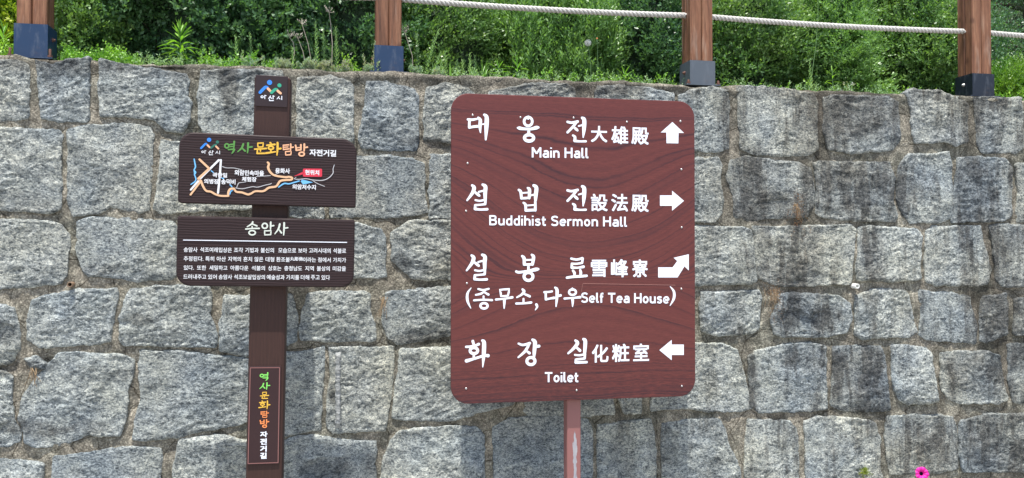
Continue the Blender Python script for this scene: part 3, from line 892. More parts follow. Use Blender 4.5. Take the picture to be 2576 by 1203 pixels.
def strokes(name, face, cr, st, mat, parent, y, wscale=1.0, offx=0, offy=0):
    """st: list of strokes in crop pixels; ('O', cx, cy, rx, ry, w) is a ring"""
    mb = MB(); s = None
    for q in st:
        if q[0] == 'O':
            _, cx, cy, rx, ry, w_ = q
            pts = [(cx + rx * math.cos(t * math.pi / 12), cy + ry * math.sin(t * math.pi / 12), w_) for t in range(24)]
            closed = True
        elif q[0] == 'C': pts = q[1:]; closed = True
        else: pts = q; closed = False
        out = []
        for (x, yy, w_) in pts:
            x += offx; yy += offy
            a, b = face.loc(*cr(x, yy)); a2, b2 = face.loc(*cr(x + w_, yy))
            out.append((a, b, math.hypot(a2 - a, b2 - b) * wscale))
        ribbon(mb, out, y, closed)
    return mb.build(name, mat, parent)


def poly_flat(name, face, cr, polys_, mat, parent, y):
    mb = MB()
    for pl in polys_:
        pts = [face.loc(*cr(x, yy)) for x, yy in pl]
        mb.add([(a, y, b) for a, b in pts], [tuple(range(len(pts)))])
    return mb.build(name, mat, parent)


def text_mesh(s, bold):
    c = bpy.data.curves.new('t', 'FONT'); c.body = s; c.offset = bold; c.resolution_u = 3
    o = bpy.data.objects.new('t', c); COL.objects.link(o)
    bpy.context.view_layer.update()
    me = bpy.data.meshes.new_from_object(o.evaluated_get(bpy.context.evaluated_depsgraph_get()))
    bpy.data.objects.remove(o); bpy.data.curves.remove(c)
    V = np.array([v.co[:] for v in me.vertices]); Fc = [tuple(p.vertices) for p in me.polygons]
    bpy.data.meshes.remove(me)
    return V, Fc


def text(mb, s, face, cr, x0, y0, x1, y1, y, bold=0.03, bz=None):
    V, Fc = text_mesh(s, 0.0)
    mn = V.min(0); mx = V.max(0)
    ym = (y0 + y1) / 2; xm = (x0 + x1) / 2
    aL, bL = face.loc(*cr(x0, ym)); aR, bR = face.loc(*cr(x1, ym))
    aT, bT = face.loc(*cr(xm, y0)); aB, bB = face.loc(*cr(xm, y1))
    wd = aR - aL; ht = bT - bB
    ca, cb = (aL + aR) / 2, (bT + bB) / 2
    U = (V - (mn + mx) / 2) / (mx - mn + 1e-9)
    # the weight comes from overlaid copies shifted by a fraction of the letter height
    e = (mx - mn); kx = bold / e[0] * wd; kz = (bold if bz is None else bz) / e[1] * ht
    wd -= 2 * kx; ht -= 2 * kz
    for i, (sx, sz) in enumerate(((-1, -1), (1, -1), (-1, 1), (1, 1), (0, 0))):
        mb.add([(ca + p[0] * wd + sx * kx, y - i * 0.00005, cb + p[1] * ht + sz * kz) for p in U], Fc)


def rrect(a0, a1, b0, b1, r, n=7):
    """r = radii (bottom-left, bottom-right, top-right, top-left)"""
    o = []
    for (cx, cz, rr, t0) in ((a0 + r[0], b0 + r[0], r[0], 180), (a1 - r[1], b0 + r[1], r[1], 270), (a1 - r[2], b1 - r[2], r[2], 0), (a0 + r[3], b1 - r[3], r[3], 90)):
        for k in range(n):
            t = math.radians(t0 + 90 * k / (n - 1))
            o.append((cx + rr * math.cos(t), cz + rr * math.sin(t)))
    return o


def slab(mb, o, y0, y1, ch=0.0, wav=0.0):
    """outline o in (x,z), front face at y0, back at y1 (y0<y1), chamfered front edge"""
    n = len(o); cx = sum(p[0] for p in o) / n; cz = sum(p[1] for p in o) / n
    mxx = max(abs(p[0] - cx) for p in o); mxz = max(abs(p[1] - cz) for p in o)
    ins = lambda c: [(cx + (p[0] - cx) * (1 - c / mxx), cz + (p[1] - cz) * (1 - c / mxz)) for p in o]
    rings = [(ins(ch), y0), (ins(ch * .3), y0 + ch * .3), (o, y0 + ch), (o, y1)] if ch else [(o, y0), (o, y1)]
    v = []; f = []
    for q, y in rings: v += [(p[0], y, p[1]) for p in q]
    for k in range(len(rings) - 1):
        f += [(k * n + i, k * n + (i + 1) % n, (k + 1) * n + (i + 1) % n, (k + 1) * n + i) for i in range(n)]
    f.append(tuple(range(n))); f.append(tuple(range((len(rings) - 1) * n, len(rings) * n))[::-1])
    mb.add(v, f)


# ------------------------------------------------------------------ big direction sign
S1 = crop(1740, 340, 2.576); S2 = crop(1740, 680, 2.576); S3 = crop(1740, 960, 2.576); S4 = crop(1740, 1260, 2.576)
BF = Face(0.32, 1446, 1100, 0.0)
big = thing('direction_sign', 'tall red brown sign board with large white Korean, Chinese and English lettering and four arrows', 'sign', BF.root)
al = (BF.loc(*S1(62, 700))[0] + BF.loc(*S3(52, 600))[0]) / 2
ar = (BF.loc(*S1(2511, 700))[0] + BF.loc(*S3(2511, 600))[0]) / 2
bt = (BF.loc(*S1(260, 60))[1] + BF.loc(*S1(2250, 143))[1]) / 2
bb = (BF.loc(*S4(240, 815))[1] + BF.loc(*S4(2330, 750))[1]) / 2
print('big board', al, ar, bb, bt, 'TL/TR z', BF.loc(*S1(260, 60))[1], BF.loc(*S1(2250, 143))[1], 'BL/BR', BF.loc(*S4(240, 815))[1], BF.loc(*S4(2330, 750))[1])
wd = ar - al; ht = bt - bb
mb = MB(); o = rrect(-wd / 2, wd / 2, -ht, 0, (0.075,) * 4, 9)
slab(mb, o, 0.0, 0.014, 0.0025)
bo = mb.build('board', mat_board(wd, ht), big); bo.location = ((al + ar) / 2, 0.0, bt)
mb = MB()
for zz in (bt - ht * 0.12, bt - ht * 0.5, bt - ht * 0.88): mb.box(((al + ar) / 2, 0.022, zz), (wd / 2 - 0.04, 0.008, 0.018))
mb.build('stiffener', M['zinc'], big)
# square pole with its worn paint
kp = N('worn_pinkish_pole_paint')
tcp = kp.n('TexCoord').outputs['Object']
sxp = kp.n('SeparateXYZ', i0=tcp)
wr = kp.noise(kp.mapping(tcp, (1, 1, 0.28)), 48, 4, 0.6)
cenx = kp.math('SUBTRACT', 1.0, kp.math('MULTIPLY', kp.math('ABSOLUTE', kp.math('SUBTRACT', sxp.outputs[0], 0.004)), 62.0))
lowz = kp.ramp(kp.math('MULTIPLY', sxp.outputs[2], 1.0), [(0.50, 1.0), (0.79, 0.78), (0.86, 0.0)])
wm = kp.math('MULTIPLY', kp.math('ADD', kp.math('SUBTRACT', wr, 0.36), kp.math('MULTIPLY', cenx, 0.42)), lowz)
wmk = kp.ramp(wm, [(0.30, 0.0), (0.34, 1.0)])
pc = kp.mix(wmk, (0.27, 0.115, 0.105, 1), kp.mix(kp.ramp(wr, [(0.35, 0.0), (0.65, 1.0)]), (0.27, 0.27, 0.31, 1), (0.38, 0.37, 0.38, 1)))
poleM = kp.done(pc, kp.mix(wmk, (0.5, 0.5, 0.5, 1), (0.35, 0.35, 0.35, 1)), kp.bump(wmk, -0.0006, 1.0), 0.45)
axl = BF.loc(1425.5, 1100, -0.036)[0]; axr = BF.loc(1461, 1100, -0.036)[0]
mb = MB(); hw = 0.0315
mb.box((0, 0, (bt - 0.05) / 2), (hw, hw, (bt - 0.05) / 2), 0.004)
po = mb.build('pole', poleM, big); po.location = (axr - hw, 0.034 + hw, 0)

y_ = -0.0006
dae = [[(226, 327, 24), (270, 330, 25), (318, 322, 20)], [(243, 328, 26), (240, 370, 26), (240, 408, 28)], [(240, 408, 26), (285, 400, 25), (320, 397, 28)],
       [(330, 310, 22), (350, 335, 34), (347, 400, 32), (352, 460, 12)], [(350, 378, 14), (400, 372, 14)], [(390, 280, 24), (414, 305, 40), (412, 400, 42), (405, 530, 18)]]
ung = [('O', 832, 348, 41, 44, 26), [(832, 295, 14), (832, 318, 24)], [(727, 412, 20), (745, 415, 34), (790, 422, 27), (860, 423, 27), (915, 410, 36), (935, 408, 22)],
       [(838, 435, 28), (838, 485, 30)], ('O', 841, 513, 46, 32, 32)]
jeon = [[(1228, 352, 24), (1270, 360, 24), (1330, 348, 26)], [(1318, 355, 24), (1285, 398, 26), (1228, 457, 24)], [(1285, 400, 18), (1315, 425, 28), (1328, 437, 22)],
        [(1340, 394, 16), (1385, 382, 18)], [(1375, 312, 26), (1396, 335, 40), (1393, 430, 36), (1385, 508, 12)], [(1282, 488, 20), (1302, 505, 28), (1300, 540, 28)], [(1300, 542, 30), (1350, 548, 20), (1412, 547, 22)]]
seol = [[(268, 115, 24), (288, 138, 38), (272, 190, 34), (218, 265, 18)], [(290, 178, 20), (325, 205, 30), (340, 218, 24)], [(335, 180, 18), (385, 168, 20)],
        [(375, 108, 26), (402, 128, 38), (399, 190, 38), (400, 250, 32)], [(302, 263, 20), (345, 270, 20), (400, 260, 22)], [(402, 258, 26), (400, 298, 24)], [(400, 304, 22), (345, 310, 20), (300, 314, 24)],
        [(300, 314, 24), (298, 350, 28)], [(298, 352, 28), (350, 358, 22), (420, 355, 26)]]
beop = [[(737, 160, 22), (757, 180, 30), (764, 245, 26)], [(828, 142, 22), (845, 160, 34), (842, 242, 28)], [(765, 192, 16), (840, 186, 16)], [(765, 245, 24), (842, 240, 24)],
        [(850, 218, 16), (900, 206, 20)], [(888, 116, 28), (914, 138, 38), (908, 215, 38), (906, 262, 28)], [(785, 290, 20), (805, 310, 28), (808, 368, 24)], [(904, 272, 24), (903, 366, 28)],
        [(808, 318, 16), (900, 312, 16)], [(808, 366, 28), (903, 362, 26)]]
bong = [[(772, 105, 24), (792, 130, 34), (792, 190, 28)], [(868, 92, 22), (886, 115, 34), (875, 190, 28)], [(792, 145, 18), (872, 142, 18)], [(792, 190, 24), (875, 188, 24)],
        [(835, 195, 26), (835, 250, 24)], [(712, 260, 24), (740, 268, 26), (830, 256, 26), (905, 240, 36), (932, 236, 26)], ('O', 835, 310, 45, 40, 30)]
ryo = [[(1265, 130, 22), (1320, 140, 22), (1378, 126, 24)], [(1380, 130, 24), (1375, 172, 22)], [(1375, 174, 22), (1320, 182, 20), (1275, 182, 22)], [(1272, 182, 24), (1270, 218, 24)],
       [(1270, 220, 26), (1330, 222, 20), (1388, 212, 28)], [(1282, 250, 22), (1297, 275, 28), (1297, 300, 20)], [(1356, 245, 22), (1362, 275, 28), (1356, 300, 20)], [(1222, 322, 24), (1290, 312, 26), (1360, 308, 26), (1420, 303, 24)]]
jong = [[(330, 436, 20), (380, 446, 20), (435, 434, 20)], [(402, 448, 20), (360, 482, 22), (305, 495, 18)], [(385, 465, 16), (432, 492, 24)], [(383, 510, 20), (383, 540, 18)],
        [(287, 550, 20), (380, 544, 20), (468, 548, 22)], ('O', 388, 605, 36, 27, 24)]
mu = [('C', (548, 445, 24), (590, 440, 20), (640, 438, 26), (636, 470, 22), (628, 503, 22), (590, 508, 20), (560, 508, 24), (556, 475, 22)), [(508, 542, 22), (590, 534, 18), (672, 520, 26)], [(592, 540, 30), (592, 580, 24), (590, 630, 12)]]
so = [[(775, 440, 22), (790, 462, 30), (762, 495, 22), (718, 520, 16)], [(782, 482, 16), (815, 495, 22), (848, 510, 24)], [(785, 535, 20), (785, 575, 20)], [(712, 582, 22), (785, 580, 20), (862, 572, 24)]]
da = [[(995, 468, 22), (1040, 465, 20), (1072, 460, 20)], [(1008, 470, 22), (1010, 535, 24)], [(1010, 540, 24), (1050, 532, 20), (1092, 525, 26)], [(1102, 422, 20), (1122, 445, 32), (1120, 530, 28), (1112, 612, 12)], [(1125, 508, 18), (1158, 500, 26)]]
u_ = [('O', 1278, 468, 35, 28, 22), [(1276, 426, 12), (1278, 445, 20)], [(1198, 532, 22), (1280, 526, 18), (1355, 518, 26)], [(1278, 532, 28), (1280, 570, 24), (1278, 612, 10)]]
hwa = [[(275, 188, 28), (282, 215, 26)], [(208, 245, 24), (250, 243, 24), (300, 232, 24), (335, 218, 28)], ('O', 286, 283, 38, 30, 30), [(285, 320, 24), (285, 360, 24)], [(212, 386, 36), (285, 366, 26), (365, 340, 26)],
       [(372, 182, 26), (388, 205, 40), (385, 320, 38), (375, 448, 10)], [(395, 330, 26), (428, 334, 34)]]
jang = [[(735, 212, 20), (780, 226, 24), (848, 208, 26)], [(842, 218, 26), (800, 290, 28), (733, 350, 18)], [(808, 282, 16), (845, 308, 28)], [(876, 174, 26), (900, 200, 40), (894, 290, 36), (890, 345, 24)], [(905, 243, 26), (940, 238, 30)], ('O', 860, 388, 41, 36, 30)]
sil = [[(1308, 182, 24), (1328, 208, 36), (1292, 258, 30), (1235, 310, 20)], [(1312, 245, 20), (1352, 282, 30)], [(1388, 168, 26), (1406, 190, 38), (1400, 300, 32)], [(1303, 326, 20), (1350, 330, 20), (1405, 318, 24)],
       [(1403, 320, 24), (1400, 360, 24)], [(1400, 362, 22), (1315, 372, 22)], [(1312, 374, 24), (1310, 402, 26)], [(1312, 402, 28), (1420, 399, 24)]]
par = [[(2262, 412, 8), (2298, 462, 24), (2298, 530, 26), (2260, 602, 8)]]
pal = [[(258, 425, 8), (222, 480, 24), (222, 555, 26), (255, 630, 8)]]
com = [[(914, 592, 26), (922, 615, 22), (903, 648, 8)]]
W = M['white']
for nm, cr, st, oy, ox in (('a', S1, dae, 0, 0), ('b', S1, ung, 0, 0), ('c', S1, jeon, 0, 0), ('d', S2, seol, 0, 0), ('e', S2, beop, 0, 0), ('f', S2, jeon, -187, 0),
                           ('g', S3, seol, -16, -5), ('h', S3, bong, 0, 0), ('i', S3, ryo, 0, 0), *[('j', S3, g_, 0, 0) for g_ in (pal, jong, mu, so, com, da, u_, par)], ('k', S4, hwa, 0, 0), ('l', S4, jang, 0, 0), ('m', S4, sil, 0, 0)):
    strokes('brush_lettering', BF, cr, st, W, big, y_, 1.0, ox, oy)
DIN = {
 'M': (.86, [[(.08, 0), (.08, 1)], [(.08, .97), (.43, .38)], [(.43, .38), (.78, .97)], [(.78, 1), (.78, 0)]]),
 'H': (.72, [[(.08, 0), (.08, 1)], [(.64, 0), (.64, 1)], [(.08, .52), (.64, .52)]]),
 'T': (.72, [[(.0, .92), (.72, .92)], [(.36, .92), (.36, 0)]]),
 'B': (.70, [[(.08, 0), (.08, 1)], [(.08, .92), (.38, .92), (.54, .87), (.57, .74), (.52, .60), (.36, .54), (.08, .54)], [(.34, .54), (.54, .48), (.61, .30), (.55, .13), (.40, .08), (.08, .08)]]),
 'S': (.66, [[(.59, .82), (.48, .91), (.32, .93), (.14, .86), (.10, .72), (.18, .58), (.34, .52), (.52, .45), (.58, .29), (.52, .12), (.34, .07), (.18, .09), (.05, .18)]]),
 'a': (.58, [[(.50, 0), (.50, .48), (.43, .62), (.28, .64), (.12, .58)], [(.50, .38), (.26, .38), (.12, .32), (.09, .20), (.16, .09), (.30, .07), (.44, .12), (.50, .2)]]),
 'i': (.16, [[(.08, 0), (.08, .69)], [(.08, .87), (.08, 1.0)]]),
 'n': (.58, [[(.08, 0), (.08, .69)], [(.08, .48), (.18, .60), (.31, .63), (.45, .57), (.50, .42), (.50, 0)]]),
 'l': (.26, [[(.08, 1), (.08, .18), (.13, .08), (.26, .08)]]),
 'u': (.58, [[(.08, .69), (.08, .24), (.14, .11), (.26, .07), (.42, .12), (.50, .24)], [(.50, .69), (.50, 0)]]),
 'd': (.58, [[(.50, 1), (.50, 0)], [(.50, .5), (.42, .61), (.28, .63), (.14, .56), (.09, .36), (.14, .14), (.28, .07), (.42, .11), (.50, .2)]]),
 'h': (.58, [[(.08, 0), (.08, 1)], [(.08, .48), (.18, .60), (.31, .63), (.45, .57), (.50, .42), (.50, 0)]]),
 's': (.52, [[(.45, .56), (.36, .62), (.26, .63), (.12, .58), (.12, .46), (.26, .38), (.40, .32), (.44, .20), (.36, .09), (.24, .07), (.05, .14)]]),
 't': (.38, [[(.15, .92), (.15, .19), (.21, .08), (.37, .08)], [(.0, .62), (.36, .62)]]),
 'e': (.58, [[(.10, .36), (.50, .36), (.49, .50), (.41, .61), (.29, .63), (.16, .57), (.09, .42), (.10, .20), (.20, .09), (.32, .07), (.48, .14)]]),
 'r': (.38, [[(.08, 0), (.08, .69)], [(.08, .48), (.18, .60), (.28, .63), (.38, .61)]]),
 'm': (.90, [[(.08, 0), (.08, .69)], [(.08, .48), (.17, .60), (.27, .63), (.39, .57), (.44, .42), (.44, 0)], [(.44, .46), (.53, .60), (.64, .63), (.76, .57), (.81, .42), (.81, 0)]]),
 'o': (.58, ['O']),
 'f': (.34, [[(.14, 0), (.14, .80), (.20, .91), (.34, .92)], [(.0, .62), (.32, .62)]]),
}


def english(s, cr, x0, y0, x1, y1, slant):
    """monoline road-sign lettering; (x0,y0)-(x1,y1) is the capital-height box in crop pixels"""
    adv = 0.105; W_ = 0
    for c in s: W_ += (0.24 if c == ' ' else DIN[c][0]) + adv
    W_ -= adv; kx = (x1 - x0) / W_; h = y1 - y0; x = 0
    for wrd in s.split(' '):
        mb = MB()
        for c in wrd:
            w_, st = DIN[c]
            for q in st:
                if q == 'O': pts = [(.29 + .205 * math.cos(t * math.pi / 10), .35 + .28 * math.sin(t * math.pi / 10)) for t in range(20)]; cl = True
                else: pts = q; cl = False
                out = []
                for a, b in pts:
                    px = x0 + (x + a) * kx; py = y0 + (1 - b) * h + slant * (px - x0)
                    A, B = BF.loc(*cr(px, py)); A2, _ = BF.loc(*cr(px + 1, py))
                    out.append((A, B, (A2 - A) * h * 0.175))
                ribbon(mb, out, y_ - 0.0002, cl, sm=len(pts) > 2, cap=False)
            x += w_ + adv
        x += 0.24 + adv - 0.0
        mb.build('english_lettering', W, big)


english('Main Hall', S1, 868, 607, 1437, 710, 0.012)
english('Buddihist Sermon Hall', S2, 440, 415, 1825, 515, 0.011)
english('Self Tea House', S3, 1365, 472, 2250, 572, 0.010)
english('Toilet', S4, 1000, 500, 1337, 601, -0.005)
for s, cr, bx in (('大', S1, (1463, 392, 1628, 557)), ('雄', S1, (1668, 395, 1838, 575)), ('殿', S1, (1870, 408, 2045, 580)), ('設', S2, (1463, 200, 1632, 375)), ('法', S2, (1668, 200, 1835, 378)), ('殿', S2, (1870, 210, 2045, 382)),
                  ('雪', S3, (1463, 142, 1628, 315)), ('峰', S3, (1665, 136, 1838, 318)), ('寮', S3, (1878, 138, 2036, 318)), ('化', S4, (1473, 222, 1640, 403)), ('粧', S4, (1675, 215, 1850, 397)), ('室', S4, (1888, 212, 2048, 388))):
    mb = MB(); text(mb, s, BF, cr, *bx, y_ - 0.0002, 0.018); mb.build('chinese_lettering', W, big)
for cr, pl in ((S1, [(2283, 353), (2400, 463), (2345, 463), (2343, 568), (2224, 566), (2222, 458), (2166, 458)]),
               (S2, [(2158, 215), (2280, 215), (2280, 168), (2400, 270), (2280, 370), (2280, 320), (2158, 320)]),
               (S3, [(2140, 218), (2285, 218), (2332, 155), (2296, 122), (2448, 86), (2448, 250), (2405, 208), (2335, 320), (2140, 320)]),
               (S4, [(2152, 278), (2276, 175), (2276, 222), (2398, 222), (2398, 327), (2276, 327), (2276, 380)])):
    poly_flat('arrow', BF, cr, [pl[::-1]], W, big, y_)
mb = MB(); prof = [(0.0048, 0.0), (0.0045, 0.0012), (0.0028, 0.0026), (0.0006, 0.003)]
mb.lathe((0, 0, 0), prof, 'y', 12); rv = mesh('rivet', mb.v, mb.f, M['rivet'], True)
for cr, l in ((S1, [(274, 283), (755, 305), (1290, 310), (1826, 350), (2365, 345), (223, 767), (2375, 829)]), (S2, [(208, 372), (2377, 537)]), (S3, [(216, 378), (2374, 435)]), (S4, [(208, 665), (1320, 682), (2379, 640)])):
    for x, yy in l:
        a, b = BF.loc(*cr(x, yy)); ob('rivet', rv, big, (a, -0.0002, b))
ribm = MB()
for seg in ([(1382, 380, 3), (2312, 397, 3)], [(1382, 380, 2), (1366, 470, 2)]):
    ribbon(ribm, [(*BF.loc(*S3(x, yy)), w_ * 0.0005) for x, yy, w_ in seg], y_ + 0.0002, sm=False, cap=False)
ribm.build('patch_edge', plain('scratched_foil_edge', (0.40, 0.19, 0.16), 0.5), big)

# ------------------------------------------------------------------ wooden trail sign
RHO = 0.0170
SF = Face(0.395, 674, 700, RHO)       # front plane of the two boards
sm = thing('trail_sign', 'dark brown timber post sign with two carved boards, one painted with a route map', 'sign', SF.root)
sm.rotation_euler = (0, RHO, 0)
R4 = crop(650, 500, 3.22); R5 = crop(650, 820, 3.22); R6 = crop(940, 1400, 2.57); R7 = crop(960, 260, 4.296); R3 = crop(650, 1100, 1.566)
PY = 0.050                             # post front lies behind the boards' front
pl_ = SF.loc(642.5, 300, -PY)[0]; pr_ = SF.loc(725.5, 300, -PY)[0]
pl2 = SF.loc(R3(512, 300)[0], 811, -PY)[0]; pr2 = SF.loc(R3(722, 300)[0], 811, -PY)[0]
print('post', pl_, pr_, pl2, pr2)
px0 = (pl_ + pl2) / 2; px1 = (pr_ + pr2) / 2
ptop = SF.loc(680, 189, -PY)[1]
mb = MB(); hx = (px1 - px0) / 2 + 0.006; hy = 0.066; c_ = 0.013
oc = [(-hx + c_, -hy), (hx - c_, -hy), (hx - c_ * .3, -hy + c_ * .3), (hx, -hy + c_), (hx, hy - c_), (hx - c_, hy), (-hx + c_, hy), (-hx, hy - c_), (-hx, -hy + c_), (-hx + c_ * .3, -hy + c_ * .3)]
mb.prism_z(oc, -0.3, ptop - 0.012)
v = [(p * 1.0, q * 1.0, ptop - 0.012) for p, q in oc] + [(p * .82, q * .82, ptop) for p, q in oc]
mb.add(v, [(i, (i + 1) % 10, (i + 1) % 10 + 10, i + 10) for i in range(10)] + [tuple(range(10, 20))])
pob = mb.build('post', M['darkpost'], sm, ((px0 + px1) / 2, PY + hy, 0))


def box_of(cr, L, Rr, T, B):
    a0 = np.mean([SF.loc(*cr(*p))[0] for p in L]); a1 = np.mean([SF.loc(*cr(*p))[0] for p in Rr])
    b1 = np.mean([SF.loc(*cr(*p))[1] for p in T]); b0 = np.mean([SF.loc(*cr(*p))[1] for p in B])
    return a0, a1, b0, b1


a0, a1, b0, b1 = box_of(R4, [(152, 400), (143, 850)], [(2395, 400), (2382, 900)], [(400, 60), (2000, 120)], [(300, 945), (2200, 1000)])
mb = MB(); slab(mb, rrect(0, a1 - a0, 0, b1 - b0, (0.014, 0.006, 0.062, 0.055)), 0, 0.042, 0.006)
mb.build('map_board', M['carved'], sm, (a0, 0, b0))
c0, c1, d0, d1 = box_of(R5, [(135, 300), (118, 700)], [(2370, 300), (2360, 700)], [(400, 80), (2000, 115)], [(500, 962), (2000, 972)])
mb = MB(); slab(mb, rrect(0, c1 - c0, 0, d1 - d0, (0.055, 0.05, 0.010, 0.012)), 0, 0.042, 0.006)
mb.build('text_board', M['carved'], sm, (c0, 0, d0))
# name plate near the top of the post, on the post front
class SubFace(Face):
    def __init__(s, f, back):
        s.off = f.off - back; s.rho = f.rho; s.u = f.u; s.v = f.v; s.root = Vector((f.root.x, -s.off, 0))
PF = SubFace(SF, PY - 0.004)
q = [PF.loc(*R7(x, yy)) for x, yy in ((163, 140), (705, 172), (697, 690), (160, 660))]
mb = MB(); slab(mb, rrect((q[0][0] + q[3][0]) / 2, (q[1][0] + q[2][0]) / 2, (q[2][1] + q[3][1]) / 2, (q[0][1] + q[1][1]) / 2, (0.002,) * 4, 3), PY - 0.005, PY, 0.001)
mb.build('name_plate', M['plate'], sm)
QF = PF
q = [QF.loc(*R6(x, yy)) for x, yy in ((86, 80), (405, 78), (387, 1060), (62, 1068))]
mb = MB(); slab(mb, rrect((q[0][0] + q[3][0]) / 2, (q[1][0] + q[2][0]) / 2, (q[2][1] + q[3][1]) / 2, (q[0][1] + q[1][1]) / 2, (0.002,) * 4, 3), PY - 0.006, PY, 0.0012)
mb.build('plaque', M['plaque'], sm)
yq = PY - 0.0068
strokes('border_line', QF, R6, [[(98, 95, 9), (392, 93, 9)], [(392, 93, 9), (376, 1045, 9)], [(376, 1045, 9), (75, 1055, 9)], [(75, 1055, 9), (98, 95, 9)]], M['pinkline'], sm, yq)


def ell(cx, cy, rx, ry, w_):
    return ('O', cx, cy, rx, ry, w_)


GL = {
 '역': [ell(.22, .38, .15, .17, .11), [(.42, .28, .10), (.74, .24, .11)], [(.42, .45, .09), (.72, .42, .09)], [(.78, .02, .13), (.77, .30, .12), (.74, .60, .08)], [(.34, .68, .10), (.60, .66, .11), (.80, .66, .12)], [(.80, .66, .12), (.70, .86, .12), (.60, 1.0, .06)]],
 '사': [[(.40, .12, .14), (.30, .50, .13), (.04, .88, .07)], [(.30, .48, .09), (.52, .80, .13)], [(.72, .03, .14), (.71, .50, .13), (.68, .97, .09)], [(.73, .44, .10), (.98, .40, .11)]],
 '문': [('C', (.27, .07, .11), (.5, .06, .10), (.74, .05, .11), (.72, .22, .1), (.70, .38, .11), (.5, .39, .1), (.30, .40, .11), (.28, .22, .1)), [(.02, .57, .11), (.5, .55, .11), (.98, .51, .13)], [(.5, .55, .11), (.5, .74, .10)], [(.25, .68, .11), (.22, .92, .12)], [(.22, .93, .12), (.85, .92, .12)]],
 '화': [[(.30, .02, .11), (.36, .10, .1)], [(.07, .22, .10), (.6, .15, .12)], ell(.34, .42, .17, .12, .10), [(.34, .55, .10), (.34, .74, .10)], [(.02, .83, .12), (.32, .78, .11), (.64, .72, .09)], [(.78, .02, .13), (.78, .5, .13), (.74, .99, .07)], [(.80, .50, .10), (.99, .47, .12)]],
 '탐': [[(.10, .10, .10), (.58, .06, .11)], [(.12, .28, .09), (.52, .25, .09)], [(.11, .10, .10), (.12, .47, .10)], [(.12, .48, .11), (.62, .42, .10)], [(.76, .0, .13), (.76, .30, .12), (.74, .58, .08)], [(.78, .30, .10), (.98, .27, .12)], ('C', (.30, .67, .11), (.54, .65, .1), (.80, .64, .11), (.79, .8, .1), (.77, .94, .11), (.54, .96, .1), (.32, .97, .11), (.31, .82, .1))],
 '방': [[(.10, .10, .12), (.14, .30, .11), (.15, .50, .11)], [(.15, .50, .11), (.50, .46, .11)], [(.50, .05, .12), (.50, .46, .11)], [(.14, .30, .08), (.50, .27, .08)], [(.76, .0, .13), (.76, .30, .12), (.74, .56, .09)], [(.78, .28, .10), (.99, .24, .12)], ell(.56, .80, .20, .15, .11)],
 '아': [ell(.28, .45, .2, .26, .13), [(.74, .05, .14), (.74, .95, .12)], [(.74, .12, .12), (.98, .12, .12)]],
 '산': [[(.38, .05, .13), (.05, .55, .10)], [(.30, .28, .11), (.56, .52, .13)], [(.78, .0, .13), (.78, .62, .12)], [(.78, .12, .1), (1.0, .12, .1)], [(.20, .66, .12), (.20, .93, .12)], [(.20, .94, .12), (.84, .94, .12)]],
 '시': [[(.40, .15, .14), (.05, .80, .11)], [(.30, .40, .12), (.58, .78, .14)], [(.90, .05, .14), (.90, .98, .13)]],
 '송': [[(.52, .0, .12), (.45, .15, .13), (.12, .36, .08)], [(.46, .14, .10), (.82, .30, .12)], [(.48, .34, .10), (.48, .48, .10)], [(.02, .53, .11), (.5, .49, .10), (.98, .48, .12)], ell(.48, .80, .23, .16, .11)],
 '암': [ell(.28, .28, .20, .19, .12), [(.74, .0, .13), (.73, .30, .13), (.72, .56, .08)], [(.76, .30, .10), (.97, .26, .12)], ('C', (.26, .66, .12), (.5, .65, .1), (.76, .64, .12), (.75, .8, .11), (.74, .94, .12), (.5, .95, .1), (.28, .96, .12), (.27, .8, .11))],
}


def brush(name, face, cr, ch, x0, y0, x1, y1, mat, y, wk=1.0):
    W_, H_ = x1 - x0, y1 - y0; sc_ = (W_ + H_) / 2 * wk
    out = []
    for q in GL[ch]:
        if q[0] == 'O': out.append(('O', x0 + q[1] * W_, y0 + q[2] * H_, q[3] * W_, q[4] * H_, q[5] * sc_))
        elif q[0] == 'C': out.append(('C', *[(x0 + a * W_, y0 + b * H_, c * sc_) for a, b, c in q[1:]]))
        else: out.append([(x0 + a * W_, y0 + b * H_, c * sc_) for a, b, c in q])
    return strokes(name, face, cr, out, mat, sm, y)


# city emblem: two leaning figures
def emblem(face, cr, y, pts, cb, cg, cp, heads):
    for (x, yy, r), m in zip(heads, (cb, cg)):
        mb = MB(); a, b = face.loc(*cr(x, yy)); a2, _ = face.loc(*cr(x + r, yy)); R = abs(a2 - a)
        mb.add([(a + R * math.cos(t * math.pi / 12), y, b + R * math.sin(t * math.pi / 12)) for t in range(24)], [tuple(range(24))[::-1]])
        mb.build('emblem_head', m, sm)
    for st, m in zip(pts, (cb, cp, cg, cp)): strokes('emblem_limb', face, cr, [st], m, sm, y)


